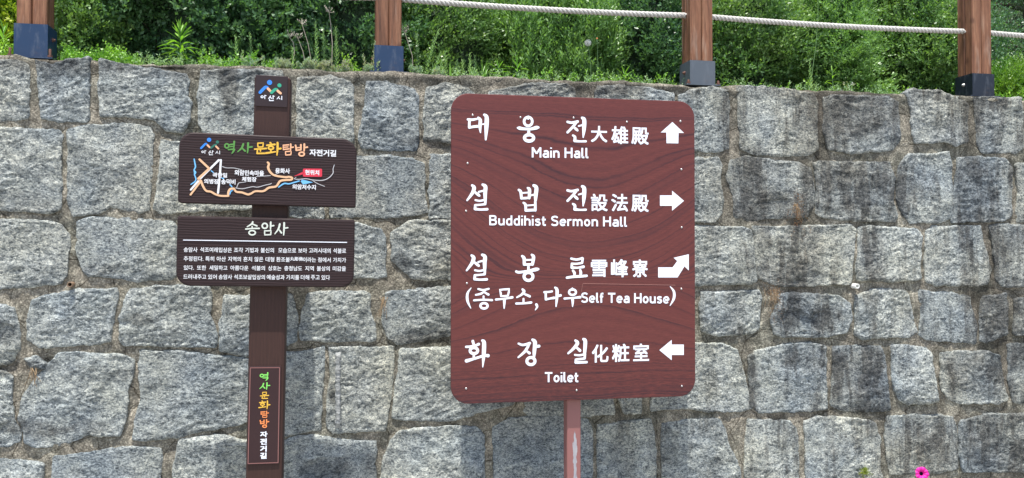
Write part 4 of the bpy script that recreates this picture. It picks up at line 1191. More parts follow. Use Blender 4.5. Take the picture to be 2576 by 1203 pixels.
emblem(PF, R7, PY - 0.0058, [[(240, 437, 50), (325, 352, 50), (362, 350, 42)], [(375, 375, 46), (425, 425, 42)], [(432, 440, 50), (492, 388, 50), (525, 388, 44)], [(538, 412, 44), (585, 452, 42)]],
       M['blue'], M['green'], M['peach'], [(400, 270, 43), (565, 318, 35)])
for ch, bx in (('아', (248, 482, 345, 546)), ('산', (378, 492, 482, 580)), ('시', (520, 498, 614, 560))): brush('brush_lettering', PF, R7, ch, *bx, M['white'], PY - 0.0058, 1.25)
yb = -0.0010
emblem(SF, R4, yb, [[(438, 255, 26), (488, 205, 26), (505, 200, 22)], [(515, 215, 24), (545, 245, 22)], [(562, 252, 26), (605, 218, 26), (625, 212, 22)], [(625, 232, 22), (655, 262, 22)]],
       M['blue'], M['dgreen'], M['peach'], [(537, 150, 27), (642, 178, 21)])
for ch, bx, m in (('아', (440, 283, 500, 325), 'paintwhite'), ('산', (528, 287, 594, 342), 'paintwhite'), ('시', (618, 287, 676, 330), 'paintwhite'), ('역', (724, 168, 890, 322), 'leafg'), ('사', (890, 188, 1082, 316), 'leafg'),
                  ('문', (1108, 182, 1258, 332), 'amber'), ('화', (1250, 184, 1440, 345), 'amber'), ('탐', (1455, 205, 1598, 345), 'peach'), ('방', (1608, 205, 1775, 360), 'peach')):
    brush('brush_lettering', SF, R4, ch, *bx, M[m], yb, 1.15)
for ch, bx, m in (('역', (190, 142, 296, 222), 'lime'), ('사', (188, 243, 295, 312), 'lime'), ('문', (197, 335, 283, 407), 'amber'), ('화', (182, 426, 294, 508), 'amber'), ('탐', (195, 530, 282, 594), 'orange'), ('방', (187, 614, 284, 696), 'orange')):
    brush('brush_lettering', QF, R6, ch, *bx, M[m], yq, 1.1)
for ch, bx in (('자', (196, 733, 270, 790)), ('전', (196, 803, 264, 866)), ('거', (196, 875, 262, 937)), ('길', (196, 945, 262, 1008))):
    mb = MB(); text(mb, ch, QF, R6, *bx, yq, 0.035); mb.build('lettering', M['white'], sm)
for ch, bx in (('송', (995, 152, 1170, 322)), ('암', (1192, 155, 1355, 322)), ('사', (1357, 160, 1530, 322))): brush('brush_lettering', SF, R5, ch, *bx, M['cream'], yb, 1.0)
strokes('rule_line', SF, R5, [[(215, 380, 11), (2268, 410, 11)]], M['white'], sm, yb)
rows = [
 ('송암사,218,392 석조여래입상은,425,823 조각,850,965 기법과,993,1160 불신의,1185,1353 모습으로,1408,1632 보아,1658,1770 고려시대의,1793,2067 석불로,2098,2260', (470, 532), (485, 548)),
 ('추정된다.,218,466 특히,490,602 아산,632,748 지역의,775,938 흔치,968,1078 않은,1108,1218 대형,1247,1357 환조불,1382,1553 이라는,1718,1882 점에서,1905,2067 가치가,2095,2260', (582, 645), (602, 662)),
 ('있다.,218,346 또한,385,500 세밀하고,540,768 아름다운,805,1032 석불의,1072,1240 상호는,1280,1446 충청남도,1482,1707 지역,1745,1855 불상의,1892,2055 미감을,2092,2258', (697, 757), (710, 772)),
 ('드러내주고,213,502 있어,525,635 송암사,657,827 석조보살입상의,850,1240 예술성과,1262,1487 가치를,1507,1670 더해,1690,1797 주고,1817,1928 있다,1950,2057', (810, 872), (822, 884)),
]
for words, yl, yr in rows:
    mb = MB()
    for wrd in words.split(' '):
        s, x0, x1 = wrd.split(','); x0 = int(x0); x1 = int(x1); t = ((x0 + x1) / 2 - 218) / 2040
        text(mb, s, SF, R5, x0, yl[0] + (yr[0] - yl[0]) * t, x1, yl[1] + (yr[1] - yl[1]) * t, yb, 0.016)
    if words.startswith('추'): text(mb, '丸彫佛', SF, R5, 1556, 592, 1716, 642, yb, 0.02)
    mb.build('text_line', M['paintwhite'], sm)
mb = MB(); text(mb, '자전거길', SF, R4, 1800, 272, 2135, 358, yb, 0.03); mb.build('lettering', M['paintwhite'], sm)
# route map
def lines(sts, mat, _p, y):
    for k_, st in enumerate(sts): strokes('route_line', SF, R4, [st], mat, sm, y - k_ * 0.00002)


lines([[(350, 392, 15), (358, 440, 16), (366, 490, 18), (350, 530, 16), (362, 560, 30), (355, 590, 16), (372, 640, 16), (362, 675, 14)], [(362, 675, 14), (340, 690, 15), (308, 712, 12)], [(565, 540, 14), (590, 560, 12)],
                     [(695, 628, 14), (722, 642, 14)], [(802, 715, 18), (826, 742, 14)], [(832, 785, 14), (808, 800, 18), (798, 835, 12)], [(1412, 745, 14), (1480, 700, 18), (1540, 704, 16), (1600, 688, 16), (1670, 668, 16)]], M['lblue'], sm, yb - 0.0002)
poly_flat('lake', SF, R4, [[(1705, 648), (1845, 685), (1718, 712), (1690, 672)][::-1]], M['lblue'], sm, yb - 0.0003)
lines([[(660, 405, 26), (432, 632, 26)], [(425, 640, 26), (308, 778, 24)], [(686, 405, 26), (672, 600, 26), (650, 818, 26)]], M['paintwhite'], sm, yb - 0.0004)
lines([[(705, 487, 9), (760, 503, 8), (850, 505, 8), (950, 528, 8)], [(1130, 612, 7), (1200, 608, 8), (1310, 600, 7)], [(872, 755, 9), (960, 765, 9), (1080, 740, 9), (1150, 745, 9), (1250, 718, 9), (1300, 708, 9), (1322, 698, 8)],
                     [(885, 750, 8), (905, 700, 9), (930, 688, 8), (1000, 682, 7)], [(1632, 620, 6), (1608, 640, 7)], [(1612, 642, 8), (1660, 648, 9), (1760, 640, 9), (1840, 655, 9), (1960, 660, 10), (2040, 630, 10), (2095, 570, 10), (2096, 520, 9), (2112, 466, 8)],
                     [(1835, 658, 8), (1900, 700, 8), (1990, 735, 7)], [(1400, 572, 6), (1370, 586, 6)]], M['grey'], sm, yb - 0.0005)
lines([[(418, 398, 28), (540, 512, 28)], [(540, 512, 28), (402, 638, 28)], [(402, 640, 28), (435, 668, 28)], [(425, 680, 26), (305, 840, 24)],
                     [(435, 665, 28), (460, 730, 28), (500, 790, 26), (560, 803, 26), (620, 836, 26), (690, 855, 24), (780, 855, 26)], [(780, 855, 26), (780, 810, 28), (805, 768, 28), (850, 765, 28)],
                     [(850, 765, 28), (880, 803, 26), (950, 812, 26), (1020, 836, 26), (1060, 828, 26), (1120, 797, 24), (1220, 795, 26), (1290, 752, 28), (1380, 735, 26), (1430, 670, 28), (1500, 656, 26), (1570, 652, 26), (1582, 628, 24), (1540, 616, 26), (1500, 620, 26), (1370, 600, 26), (1310, 560, 28), (1280, 500, 30), (1290, 455, 26), (1275, 435, 26)]],
        M['route'], sm, yb - 0.0007)
bub = rrect(0, 1, 0, 1, (0.2,) * 4, 5)
poly_flat('location_bubble', SF, R4, [[(1718 + p * 240, 512 + (1 - q_) * 102 + p * 2) for p, q_ in [((x if x < .5 else x), z) for x, z in rrect(0, 1, 0, 1, (.09, .09, .09, .09), 4)]], [(1598, 612), (1722, 582), (1722, 550)]], M['red'], sm, yb - 0.0016)
for s, bx in (('곽한일', (582, 565, 765, 625)), ('의병장', (475, 643, 660, 705)), ('송덕비', (690, 645, 870, 712)), ('외암민속마을', (858, 533, 1228, 603)), ('체험장', (950, 616, 1135, 678)), ('용화사', (1370, 508, 1555, 575)), ('현위치', (1745, 530, 1922, 594)), ('외암저수지', (1585, 712, 1880, 777))):
    mb = MB(); text(mb, s, SF, R4, *bx, yb - 0.0020, 0.03); mb.build('lettering', M['paintwhite'], sm)

# ------------------------------------------------------------------ rope fence on the wall top
ZC = ZTOP + 0.004
YF = 0.045                                   # front faces of the steel shoes
PW = 0.064
ROPEZ = 2.80
posts = [  # front-face centre px, py ; shoe height ; shoe material ; label
    (77, 0.150, 'steelb', 'leftmost timber fence post, blue steel shoe with rusty anchor rods'),
    (978.5, 0.128, 'steelb', 'timber fence post above the gap between the two signs, dark blue shoe'),
    (1767.5, 0.126, 'steelg', 'timber fence post above the right corner of the big sign, streaky grey shoe'),
    (2473.5, 0.126, 'steelk', 'rightmost timber fence post, knotty with a clean black steel shoe'),
]
PX = []
for i, (px, sh, sm_, lab) in enumerate(posts):
    x = unproj(px, 150, -YF).x; PX.append(x)
    t = thing('fence_post', lab, 'fence post', (x, YF + 0.067, ZC), 'timber posts of the rope fence')
    shoe = MB(); o1 = 0.067; th = 0.004
    shoe.box((0, -o1 + th / 2, sh / 2), (o1, th / 2, sh / 2)); shoe.box((0, o1 - th / 2, sh / 2), (o1, th / 2, sh / 2))
    shoe.box((-o1 + th / 2, 0, sh / 2), (th / 2, o1 - th, sh / 2)); shoe.box((o1 - th / 2, 0, sh / 2), (th / 2, o1 - th, sh / 2))
    shoe.build('steel_shoe', M[sm_], t)
    pm = MB(); pm.box((0, 0, 0.003), (o1 + 0.022, o1 + 0.016, 0.003)); pm.build('base_plate', M[sm_], t)
    # four square timbers with dark gaps between them
    g = 0.003; q = (PW - 0.003 - g) / 2
    for sx in (-1, 1):
        for sy in (-1, 1):
            p = MB(); jit = random.uniform(-0.0015, 0.0015)
            p.box((0, 0, 0.36), (q, q, 0.355), 0.005)
            p.build('timber', M['lumber'], t, (sx * (q + g / 2) + jit, sy * (q + g / 2) + jit, 0.006))
    ct = MB(); ct.box((0, 0, 0.735), (0.07, 0.07, 0.012), 0.01); ct.build('cap', M['lumber'], t)
    bz = sh - 0.052
    for sx in (-1, 1):
        b = MB(); b.lathe((sx * (o1 + 0.0), 0, bz), [(0.0095, 0), (0.0095, sx * 0.003), (0.006, sx * 0.0045), (0.006, sx * 0.010), (0.0035, sx * 0.0125)], 'x', 12)
        b.build('bolt', M['rust'] if i < 3 else M['zinc'], t, None, True)
    if i in (0, 2):
        for sx, sy in ((-1, -1), (1, -1), (-1, 1), (1, 1)):
            rx_ = sx * (o1 + 0.012); ry_ = sy * (o1 + 0.008)
            hgt = 0.034 if i == 0 else 0.018
            a = MB(); a.lathe((rx_, ry_, 0.006), [(0.0055, 0), (0.0055, hgt), (0.0045, hgt + 0.002)], 'z', 10)
            ar_ = a.build('anchor_rod', M['rust'], t, None, True)
            nt = MB(); nt.prism_z([(rx_ + 0.0105 * math.cos(k * math.pi / 3), ry_ + 0.0105 * math.sin(k * math.pi / 3)) for k in range(6)], 0.0062, 0.0145)
            nt.build('nut', M['rust'], t)


def mat_rope():
    k = N('old_white_rope')
    tc = k.n('NewGeometry').outputs['Position']
    a = k.noise(tc, 260, 3, 0.7); b = k.noise(tc, 5, 3, 0.5)
    col = k.mix(k.ramp(a, [(0.35, 0.0), (0.65, 1.0)]), (0.36, 0.34, 0.31, 1), (0.68, 0.67, 0.64, 1))
    col = k.mix(k.math('MULTIPLY', b, 0.4), col, (0.46, 0.43, 0.39, 1))
    return k.done(col, 0.9, k.bump(a, 0.002), 0.1)


ropeM = mat_rope()


def rope(x0, x1, lab, sag):
    y = YF + 0.067
    L = x1 - x0; n = max(60, int(L / 0.0045))
    t = thing('rope', lab, 'rope', ((x0 + x1) / 2, y, ROPEZ), 'rope runs of the fence')
    cx = (x0 + x1) / 2
    for s in range(3):
        mb = MB(); pts = []
        for i in range(n + 1):
            x = x0 + L * i / n; th = x / 0.064 * 2 * math.pi + s * 2 * math.pi / 3
            z = -sag * (1 - ((x - cx) / (L / 2)) ** 2)
            pts.append((x - cx, 0.0080 * math.cos(th), z + 0.0080 * math.sin(th)))
        mb.tube(pts, 0.0070, 7)
        mb.build('strand', ropeM, t, None, True)


h = PW - 0.002
rope(PX[0] - 1.45, PX[0] - h, 'twisted white rope running off to the left of the leftmost post', 0.012)
rope(PX[0] + h, PX[1] - h, 'twisted white rope between the leftmost post and the second post', 0.012)
rope(PX[1] + h, PX[2] - h, 'twisted white rope sloping between the second and the third post from the left', 0.010)
rope(PX[2] + h, PX[3] - h, 'twisted white rope between the third post and the rightmost post', 0.010)
rope(PX[3] + h, PX[3] + 1.45, 'twisted white rope running right from the black shod post out of the picture', 0.010)
# a split of pale wood where the rope enters the right-hand post is left as bare timber colour

# ------------------------------------------------------------------ foliage
def unit(a): return a / np.maximum(np.linalg.norm(a, axis=-1, keepdims=True), 1e-9)


def sprigs(P, D, m, L, leaf, width, up=0.25, tipf=0.75, seed=1, spread=0.8):
    """leafy twigs: positions P, directions D -> loose leaf quads"""
    rg = np.random.default_rng(seed)
    n = len(P); D = unit(D)
    ref = unit(rg.normal(size=(n, 3)))
    A = unit(np.cross(D, ref)); B = np.cross(D, A)
    t = (np.arange(m) + 0.5) / m
    Ls = L * rg.uniform(0.7, 1.25, (n, 1))
    base = P[:, None, :] + D[:, None, :] * (Ls * t)[..., None]
    bend = np.zeros_like(base); bend[..., 2] = -0.12 * (Ls * t) ** 1 * t
    base = base + bend
    ph = np.arange(m) * 2.4 + rg.uniform(0, 6.28, (n, 1)) + rg.normal(0, 0.3, (n, m))
    R = A[:, None, :] * np.cos(ph)[..., None] + B[:, None, :] * np.sin(ph)[..., None]
    ld = unit(R * spread + D[:, None, :] * (0.35 + 0.7 * t[None, :, None]) + np.array([0, 0, up]) + rg.normal(0, 0.15, (n, m, 3)))
    nm = unit(np.cross(ld, unit(rg.normal(size=(n, m, 3)) * 0.6 + np.cross(ld, R))))
    sd = unit(np.cross(ld, nm))
    ll = leaf * rg.uniform(0.7, 1.2, (n, m, 1)) * (1 - (1 - tipf) * t[None, :, None])
    lw = ll * width
    q0 = base
    q1 = base + ld * ll * 0.5 + sd * lw * 0.5
    q2 = base + ld * ll
    q3 = base + ld * ll * 0.5 - sd * lw * 0.5
    return np.stack([q0, q1, q2, q3], 2).reshape(-1, 4, 3)


def shrub(name, lab, cat, c, r, n, mat, seed, leaf=0.017, width=0.52, m=11, L=0.10, outw=0.7, upw=0.35, rnd=0.45, lean=(0, 0, 0), hole=-0.22, group=None, flat=2.6, lump=0.32, front=True, trunk=True):
    rg = np.random.default_rng(seed)
    c = np.array(c); r = np.array(r)
    d = unit(rg.normal(size=(n * 3, 3)))
    if front: d = d[(d[:, 1] < 0.35)]
    d = d[:n]
    # super-ellipsoid: squarer than a ball
    k = (np.abs(d) ** flat).sum(1) ** (-1 / flat)
    S = d * k[:, None]
    lum = 1 + lump * fbm(S[:, 0] * 2.2 + seed, S[:, 1] * 2.2, S[:, 2] * 2.2, 3, seed)
    depth = 1 - 0.30 * rg.random(len(S)) ** 1.6
    und = 1 - 0.16 * np.clip(-S[:, 2] - 0.15, 0, 1)          # the foot of a bush is undercut
    P = c + S * r * (lum * depth)[:, None] * np.stack([np.ones_like(und), und, np.ones_like(und)], -1)
    keep = fbm(P[:, 0] * 5.5, P[:, 1] * 5.5, P[:, 2] * 7, 3, seed + 5) > hole + 0.28 * np.clip((c[2] - P[:, 2]) / r[2], -1, 1) * (1 if hole > -0.9 else 0) - 0.1
    keep &= P[:, 2] > ZTOP + 0.01
    P = P[keep]; S = S[keep]
    nrm = unit(S / r)
    tw = fbm(P[:, 0] * 4, P[:, 1] * 4, P[:, 2] * 4, 2, seed + 9)[:, None]
    D = nrm * outw + np.array([0, 0, upw]) + rg.normal(0, rnd, P.shape) * 0.6 + np.array(lean) + np.array([0.9, 0, 0.3]) * tw
    V = sprigs(P - unit(D) * L * 0.6, D, m, L, leaf, width, seed=seed + 1)
    t = thing(name, lab, cat, (c[0], c[1], ZTOP), group)
    off = np.array([c[0], c[1], ZTOP])
    fo = ob('foliage', quadmesh('foliage', V - off, mat), t)
    fo['kind'] = 'stuff'
    # twiggy inside
    mb = MB(); rr = random.Random(seed)
    for i in range(70 if trunk else 0):
        a = rr.uniform(0, 6.28); e = rr.uniform(0.1, 1.4)
        tip = Vector((c[0] + r[0] * .82 * math.cos(a) * math.cos(e), c[1] + r[1] * .82 * math.sin(a) * math.cos(e), max(ZTOP + .08, c[2] + r[2] * .82 * math.sin(e) - rr.uniform(0, r[2] * .8))))
        b0 = Vector((c[0] + rr.uniform(-.4, .4) * r[0], c[1] + rr.uniform(-.2, .2) * r[1], ZTOP - 0.02))
        mid = b0.lerp(tip, 0.5) + Vector((rr.uniform(-.05, .05), rr.uniform(-.05, .05), 0.06))
        mb.tube([Vector(p) - Vector(off) for p in (b0, mid, tip)], 0.007, 5, 0.002)
    # dark core, inner shade painted into its colour, keeps the bush closed
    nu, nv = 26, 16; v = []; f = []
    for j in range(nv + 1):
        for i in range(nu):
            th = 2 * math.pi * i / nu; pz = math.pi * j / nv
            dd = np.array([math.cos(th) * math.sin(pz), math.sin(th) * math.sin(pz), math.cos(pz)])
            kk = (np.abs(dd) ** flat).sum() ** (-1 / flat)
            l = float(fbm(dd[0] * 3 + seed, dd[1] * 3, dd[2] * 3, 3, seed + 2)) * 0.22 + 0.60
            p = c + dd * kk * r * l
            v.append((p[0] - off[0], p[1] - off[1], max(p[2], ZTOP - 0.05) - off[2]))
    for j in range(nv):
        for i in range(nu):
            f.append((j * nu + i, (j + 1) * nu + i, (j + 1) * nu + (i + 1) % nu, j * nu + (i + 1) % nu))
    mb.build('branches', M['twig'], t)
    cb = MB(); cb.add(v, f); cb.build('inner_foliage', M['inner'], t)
    return t


LF = dict(
    box=mat_leaf('boxwood_leaf', (0.067, 0.146, 0.049), (0.140, 0.275, 0.091), (0.305, 0.464, 0.134), 0.36),
    boxd=mat_leaf('dark_boxwood_leaf', (0.042, 0.104, 0.049), (0.085, 0.189, 0.088), (0.169, 0.312, 0.117), 0.36),
    fine=mat_leaf('fine_light_leaf', (0.110, 0.220, 0.073), (0.183, 0.342, 0.110), (0.293, 0.476, 0.146), 0.4),
    yel=mat_leaf('yellow_green_leaf', (0.138, 0.253, 0.023), (0.253, 0.391, 0.034), (0.529, 0.529, 0.046)),
    mid=mat_leaf('mid_green_leaf', (0.06, 0.15, 0.025), (0.11, 0.25, 0.04), (0.22, 0.36, 0.05)),
    pine=mat_leaf('pine_needle', (0.012, 0.035, 0.016), (0.022, 0.055, 0.024), (0.04, 0.08, 0.03)),
    bright=mat_leaf('bright_weed_leaf', (0.11, 0.26, 0.04), (0.17, 0.38, 0.05), (0.33, 0.55, 0.06)),
    sed=mat_leaf('grey_green_stonecrop_leaf', (0.20, 0.31, 0.21), (0.30, 0.42, 0.31), (0.42, 0.36, 0.28), 0.7),
    sage=mat_leaf('sage_green_leaf', (0.17, 0.30, 0.14), (0.26, 0.42, 0.20), (0.36, 0.52, 0.25), 0.6),
    moss=mat_leaf('moss_leaf', (0.10, 0.17, 0.02), (0.20, 0.27, 0.03), (0.34, 0.36, 0.06), 0.7),
    dryl=mat_leaf('dried_leaf', (0.14, 0.085, 0.045), (0.24, 0.14, 0.075), (0.30, 0.13, 0.06), 0.8),
    white=mat_leaf('pale_silvery_leaf', (0.35, 0.38, 0.33), (0.5, 0.52, 0.46), (0.6, 0.62, 0.55), 0.7),
)
HG = 'clipped shrubs of the hedge behind the rope fence'


M['inner'] = plain('shaded_inner_leaves', (0.030, 0.062, 0.028), 0.8, 0.6, 55, 0, 0.02)  # leaf green darkened to stand for the shade inside the bush


def gx(px, y, z_py=180): return unproj(px, z_py, -y).x


Z0 = ZTOP + 0.36
hedge = [  # px centre, depth y, half width, half depth, half height, n, leaf kind, label, kwargs
    (520, 0.98, 0.62, 0.50, 0.62, 7000, 'boxd', 'wide dark box bush above the wooden sign, left part of the hedge', dict(leaf=0.021, width=0.55, hole=-0.10, lump=0.26)),
    (345, 1.10, 0.34, 0.40, 0.60, 4200, 'boxd', 'dark box bush between the leftmost post and the wide bush, above the long top stone', dict(leaf=0.020, hole=-0.3)),
    (225, 1.05, 0.30, 0.42, 0.58, 3300, 'box', 'green box bush just right of the leftmost fence post', dict(leaf=0.019, hole=-0.2)),
    (900, 1.02, 0.42, 0.48, 0.60, 5200, 'boxd', 'dark box bush directly behind the second fence post', dict(leaf=0.018, hole=-0.16)),
    (1135, 0.95, 0.30, 0.42, 0.53, 4000, 'box', 'green box bush right of the second fence post, under the rope', dict(leaf=0.016, lean=(0.5, 0, 0.1), hole=-0.2)),
    (1405, 0.98, 0.40, 0.46, 0.52, 8200, 'fine', 'light green fine leaved bush behind the dandelion seed head', dict(leaf=0.021, width=0.30, m=12, L=0.09, upw=0.85, outw=0.5, hole=-0.18)),
    (1655, 1.00, 0.36, 0.46, 0.60, 5200, 'boxd', 'dark box bush left of the third fence post, under the rope', dict(leaf=0.017, hole=-0.12)),
    (1905, 1.05, 0.38, 0.48, 0.64, 6000, 'box', 'green box bush right of the third fence post', dict(leaf=0.017, lean=(0.3, 0, 0), hole=-0.18)),
    (2120, 1.05, 0.36, 0.48, 0.66, 6500, 'fine', 'light green bush in the middle between the third and the rightmost post', dict(leaf=0.018, width=0.42, m=12, hole=-0.16)),
    (2330, 1.05, 0.36, 0.48, 0.66, 6500, 'box', 'green box bush directly left of the rightmost fence post', dict(leaf=0.017, hole=-0.2)),
    (2590, 1.30, 0.34, 0.40, 0.30, 4200, 'mid', 'low yellow green box bush right of the rightmost fence post', dict(leaf=0.017, hole=-0.4)),
    (40, 1.45, 0.55, 0.40, 0.62, 5200, 'yel', 'yellow green lit shrub behind the leftmost fence post', dict(leaf=0.018, hole=-0.4)),
]
for i, (px, y, a, b, hh, n, kd, lab, kw) in enumerate(hedge):
    kw = dict(kw); kw['leaf'] = kw.get('leaf', .017) * 1.55; kw['L'] = kw.get('L', .10) * 1.35; n = int(n * .82)
    shrub('hedge_shrub', lab, 'shrub', (gx(px, y - b * .6), y, Z0 + (hh - 0.6) * 0.6), (a, b, hh), int(n * 1.25), LF[kd], 40 + i * 3, group=HG, **kw)
# more hedge beyond both ends of the picture
for i, (x, kd, lab) in enumerate(((gx(-330, 1.2), 'box', 'green box bush beyond the left edge of the picture'), (gx(2900, 1.2), 'mid', 'yellow green bush beyond the right edge of the picture'))):
    shrub('hedge_shrub', lab, 'shrub', (x, 1.15, Z0), (0.5, 0.45, 0.5), 2500, LF[kd], 90 + i, group=HG)
# second row: closes the gaps with more distant greenery
for i, (px, y, a, b, hh, n, kd, lab) in enumerate((
        (700, 2.1, 0.9, 0.5, 0.95, 3200, 'boxd', 'tall dark shrub in the second row behind the left part of the hedge'),
        (1230, 2.2, 0.8, 0.5, 0.72, 3200, 'mid', 'low mid green shrub in the second row seen above the rope'),
        (1560, 2.1, 0.7, 0.5, 0.85, 3200, 'mid', 'bright green shrub in the second row left of the third post'),
        (2000, 2.2, 1.0, 0.5, 1.1, 3600, 'box', 'broad green shrub in the second row behind the right part of the hedge'),
        (2400, 2.5, 0.6, 0.5, 0.9, 2600, 'boxd', 'dark shrub in the second row behind the rightmost post'))):
    shrub('background_shrub', lab, 'shrub', (gx(px, y), y, ZTOP + hh * 0.55), (a, b, hh), n, LF[kd], 120 + i * 5, leaf=0.03, m=9, L=0.14, hole=-1.0, group='shrubs of the second row')


def pine(px, y, h_, lab, seed):
    x = gx(px, y); t = thing('pine_tree', lab, 'pine tree', (x, y, ZTOP - 0.1), 'dark pines behind the hedge')
    rr = random.Random(seed); rg = np.random.default_rng(seed)
    mb = MB(); mb.tube([(0, 0, 0), (0.04, 0.02, h_ * .4), (-0.02, 0, h_ * .8), (0, 0, h_)], 0.09, 9, 0.02); mb.build('trunk', M['bark'], t)
    P = []; D = []
    lb = MB()
    for lv in range(9):
        z = h_ * (0.12 + 0.095 * lv); R = (1.15 - lv * 0.10)
        for k in range(8):
            a = rr.uniform(0, 6.28); e = Vector((math.cos(a) * R, math.sin(a) * R, z + rr.uniform(-.05, .18)))
            lb.tube([(0, 0, z - 0.1), tuple(Vector((0, 0, z - 0.1)).lerp(e, .5) + Vector((0, 0, .04))), tuple(e)], 0.02, 5, 0.006)
            for q in range(46):
                s = rr.uniform(0.35, 1.05)
                P.append((e.x * s + rr.gauss(0, .09), e.y * s + rr.gauss(0, .09), z + (e.z - z) * s + rr.gauss(0, .045)))
                D.append((e.x * .6 + rr.gauss(0, .3), e.y * .6 + rr.gauss(0, .3), 0.7))
    lb.build('limb', M['bark'], t)
    V = sprigs(np.array(P), np.array(D), 16, 0.10, 0.055, 0.10, up=0.5, seed=seed, spread=0.9)
    fo = ob('needles', quadmesh('needles', V, LF['pine']), t); fo['kind'] = 'stuff'


pine(2590, 3.6, 2.3, 'dark pine filling the top right corner behind the rightmost post', 3)
pine(-40, 4.2, 3.2, 'dark pine behind the yellow green shrub at the left', 4)
pine(1900, 4.8, 3.4, 'dark pine standing far behind the right part of the hedge', 5)
pine(1250, 4.9, 3.0, 'dark pine standing far behind the middle of the hedge', 6)


# ------------------------------------------------------------------ weeds on the wall top
def lanceleaf(L, Wd, droop=0.25, n=6):
    v = []; f = []
    for i in range(n + 1):
        t = i / n; w_ = Wd * math.sin(math.pi * min(1, t * 0.93 + 0.05)) ** 0.8 / 2 if i < n else 0.0004
        z = L * (0.35 * t - droop * t * t * 1.6); x = L * t * 0.95
        v += [(x, -w_, z + w_ * 0.35), (x, 0, z), (x, w_, z + w_ * 0.35)]
    for i in range(n):
        a = i * 3
        f += [(a, a + 3, a + 4, a + 1), (a + 1, a + 4, a + 5, a + 2)]
    return v, f


def lance_weed(px, pyb, pyt, y, nl, leafL, lab, seed, mat='bright', width=0.13):
    p = unproj(px, pyb, -y); top = unproj(px, pyt, -y)
    H = top.z - ZTOP - leafL * 0.35
    t = thing('lance_leaved_weed', lab, 'weed', (p.x, y, ZTOP), 'lance leaved weeds on the wall top')
    rr = random.Random(seed)
    mb = MB(); mb.tube([(0, 0, -0.01), (0.002, 0, H * .5), (0, 0, H)], 0.0035, 6, 0.002); mb.build('stem', M['stem'], t)
    v, f = lanceleaf(leafL, leafL * width, 0.30); me = mesh('leaf', v, f, LF[mat], True)
    v, f = lanceleaf(leafL * .9, leafL * width, 0.05); me2 = mesh('leaf', v, f, LF[mat], True)
    for i in range(nl):
        s = i / (nl - 1); z = H * (0.12 + 0.88 * s ** 0.8)
        o = ob('leaf', me2 if s > .6 else me, t, (0, 0, z))
        o.rotation_euler = (rr.uniform(-.2, .2), -(s ** 3) * 1.05 - rr.uniform(-.1, .15), i * 2.399 + rr.uniform(-.2, .2))
        q = (0.7 + 0.45 * math.sin(math.pi * min(1, s * 0.9 + 0.1))) * rr.uniform(.85, 1.1)
        o.scale = (q, q, q)


lance_weed(453, 157, 58, 0.17, 40, 0.088, 'tall lance leaved weed with a bright tip, left of the wooden sign post', 2)
lance_weed(8, 140, 62, 0.28, 22, 0.085, 'lance leaved weed at the left edge beside the leftmost post', 3)
lance_weed(1253, 197, 153, 0.15, 15, 0.06, 'small bright lance leaved weed, left one of the pair above the big sign', 4)
lance_weed(1301, 198, 148, 0.15, 17, 0.066, 'small bright lance leaved weed, right one of the pair above the big sign', 5)
lance_weed(1570, 207, 172, 0.15, 14, 0.06, 'bright lance leaved weed just right of the two tall dandelion stalks', 6)
lance_weed(2094, 212, 168, 0.22, 13, 0.055, 'thin lance leaved weed between the third and the rightmost post', 7)
lance_weed(1540, 208, 186, 0.20, 9, 0.045, 'smallest bright lance leaved weed at the foot of the dandelion stalks', 8, 'mid')


def fleabane(px, pyb, pyt, y, lab, seed, mat='sage', lean=0.0, group='needle leaved stems on the wall top'):
    p = unproj(px, pyb, -y); top = unproj(px, pyt, -y); H = top.z - ZTOP
    t = thing('feathery_weed', lab, 'weed', (p.x, y, ZTOP), group)
    rr = random.Random(seed)
    mb = MB(); n = 6
    pts = [(lean * H * (i / n) ** 1.5 + 0.003 * math.sin(i * 1.3 + seed), 0, H * i / n) for i in range(n + 1)]
    mb.tube(pts, 0.0022, 5, 0.0012); mb.build('stem', M['stem'] if mat != 'sed' else M['dryg'], t)
    m_ = int(H / 0.0028); P = []; D = []
    q = []
    for i in range(m_):
        s = 0.05 + 0.95 * i / m_; a = i * 2.399
        b = np.array([lean * H * s ** 1.5, 0, H * s]); L = 0.025 * (1 - 0.5 * s) * rr.uniform(.8, 1.15)
        d = np.array([math.cos(a), math.sin(a), 0.55 + s * 0.7]); d /= np.linalg.norm(d)
        sd = np.array([-math.sin(a), math.cos(a), 0]) * L * 0.17
        q.append([b, b + d * L * .5 + sd, b + d * L, b + d * L * .5 - sd])
    fo = ob('leaves', quadmesh('leaves', np.array(q), LF[mat]), t); fo['kind'] = 'stuff'


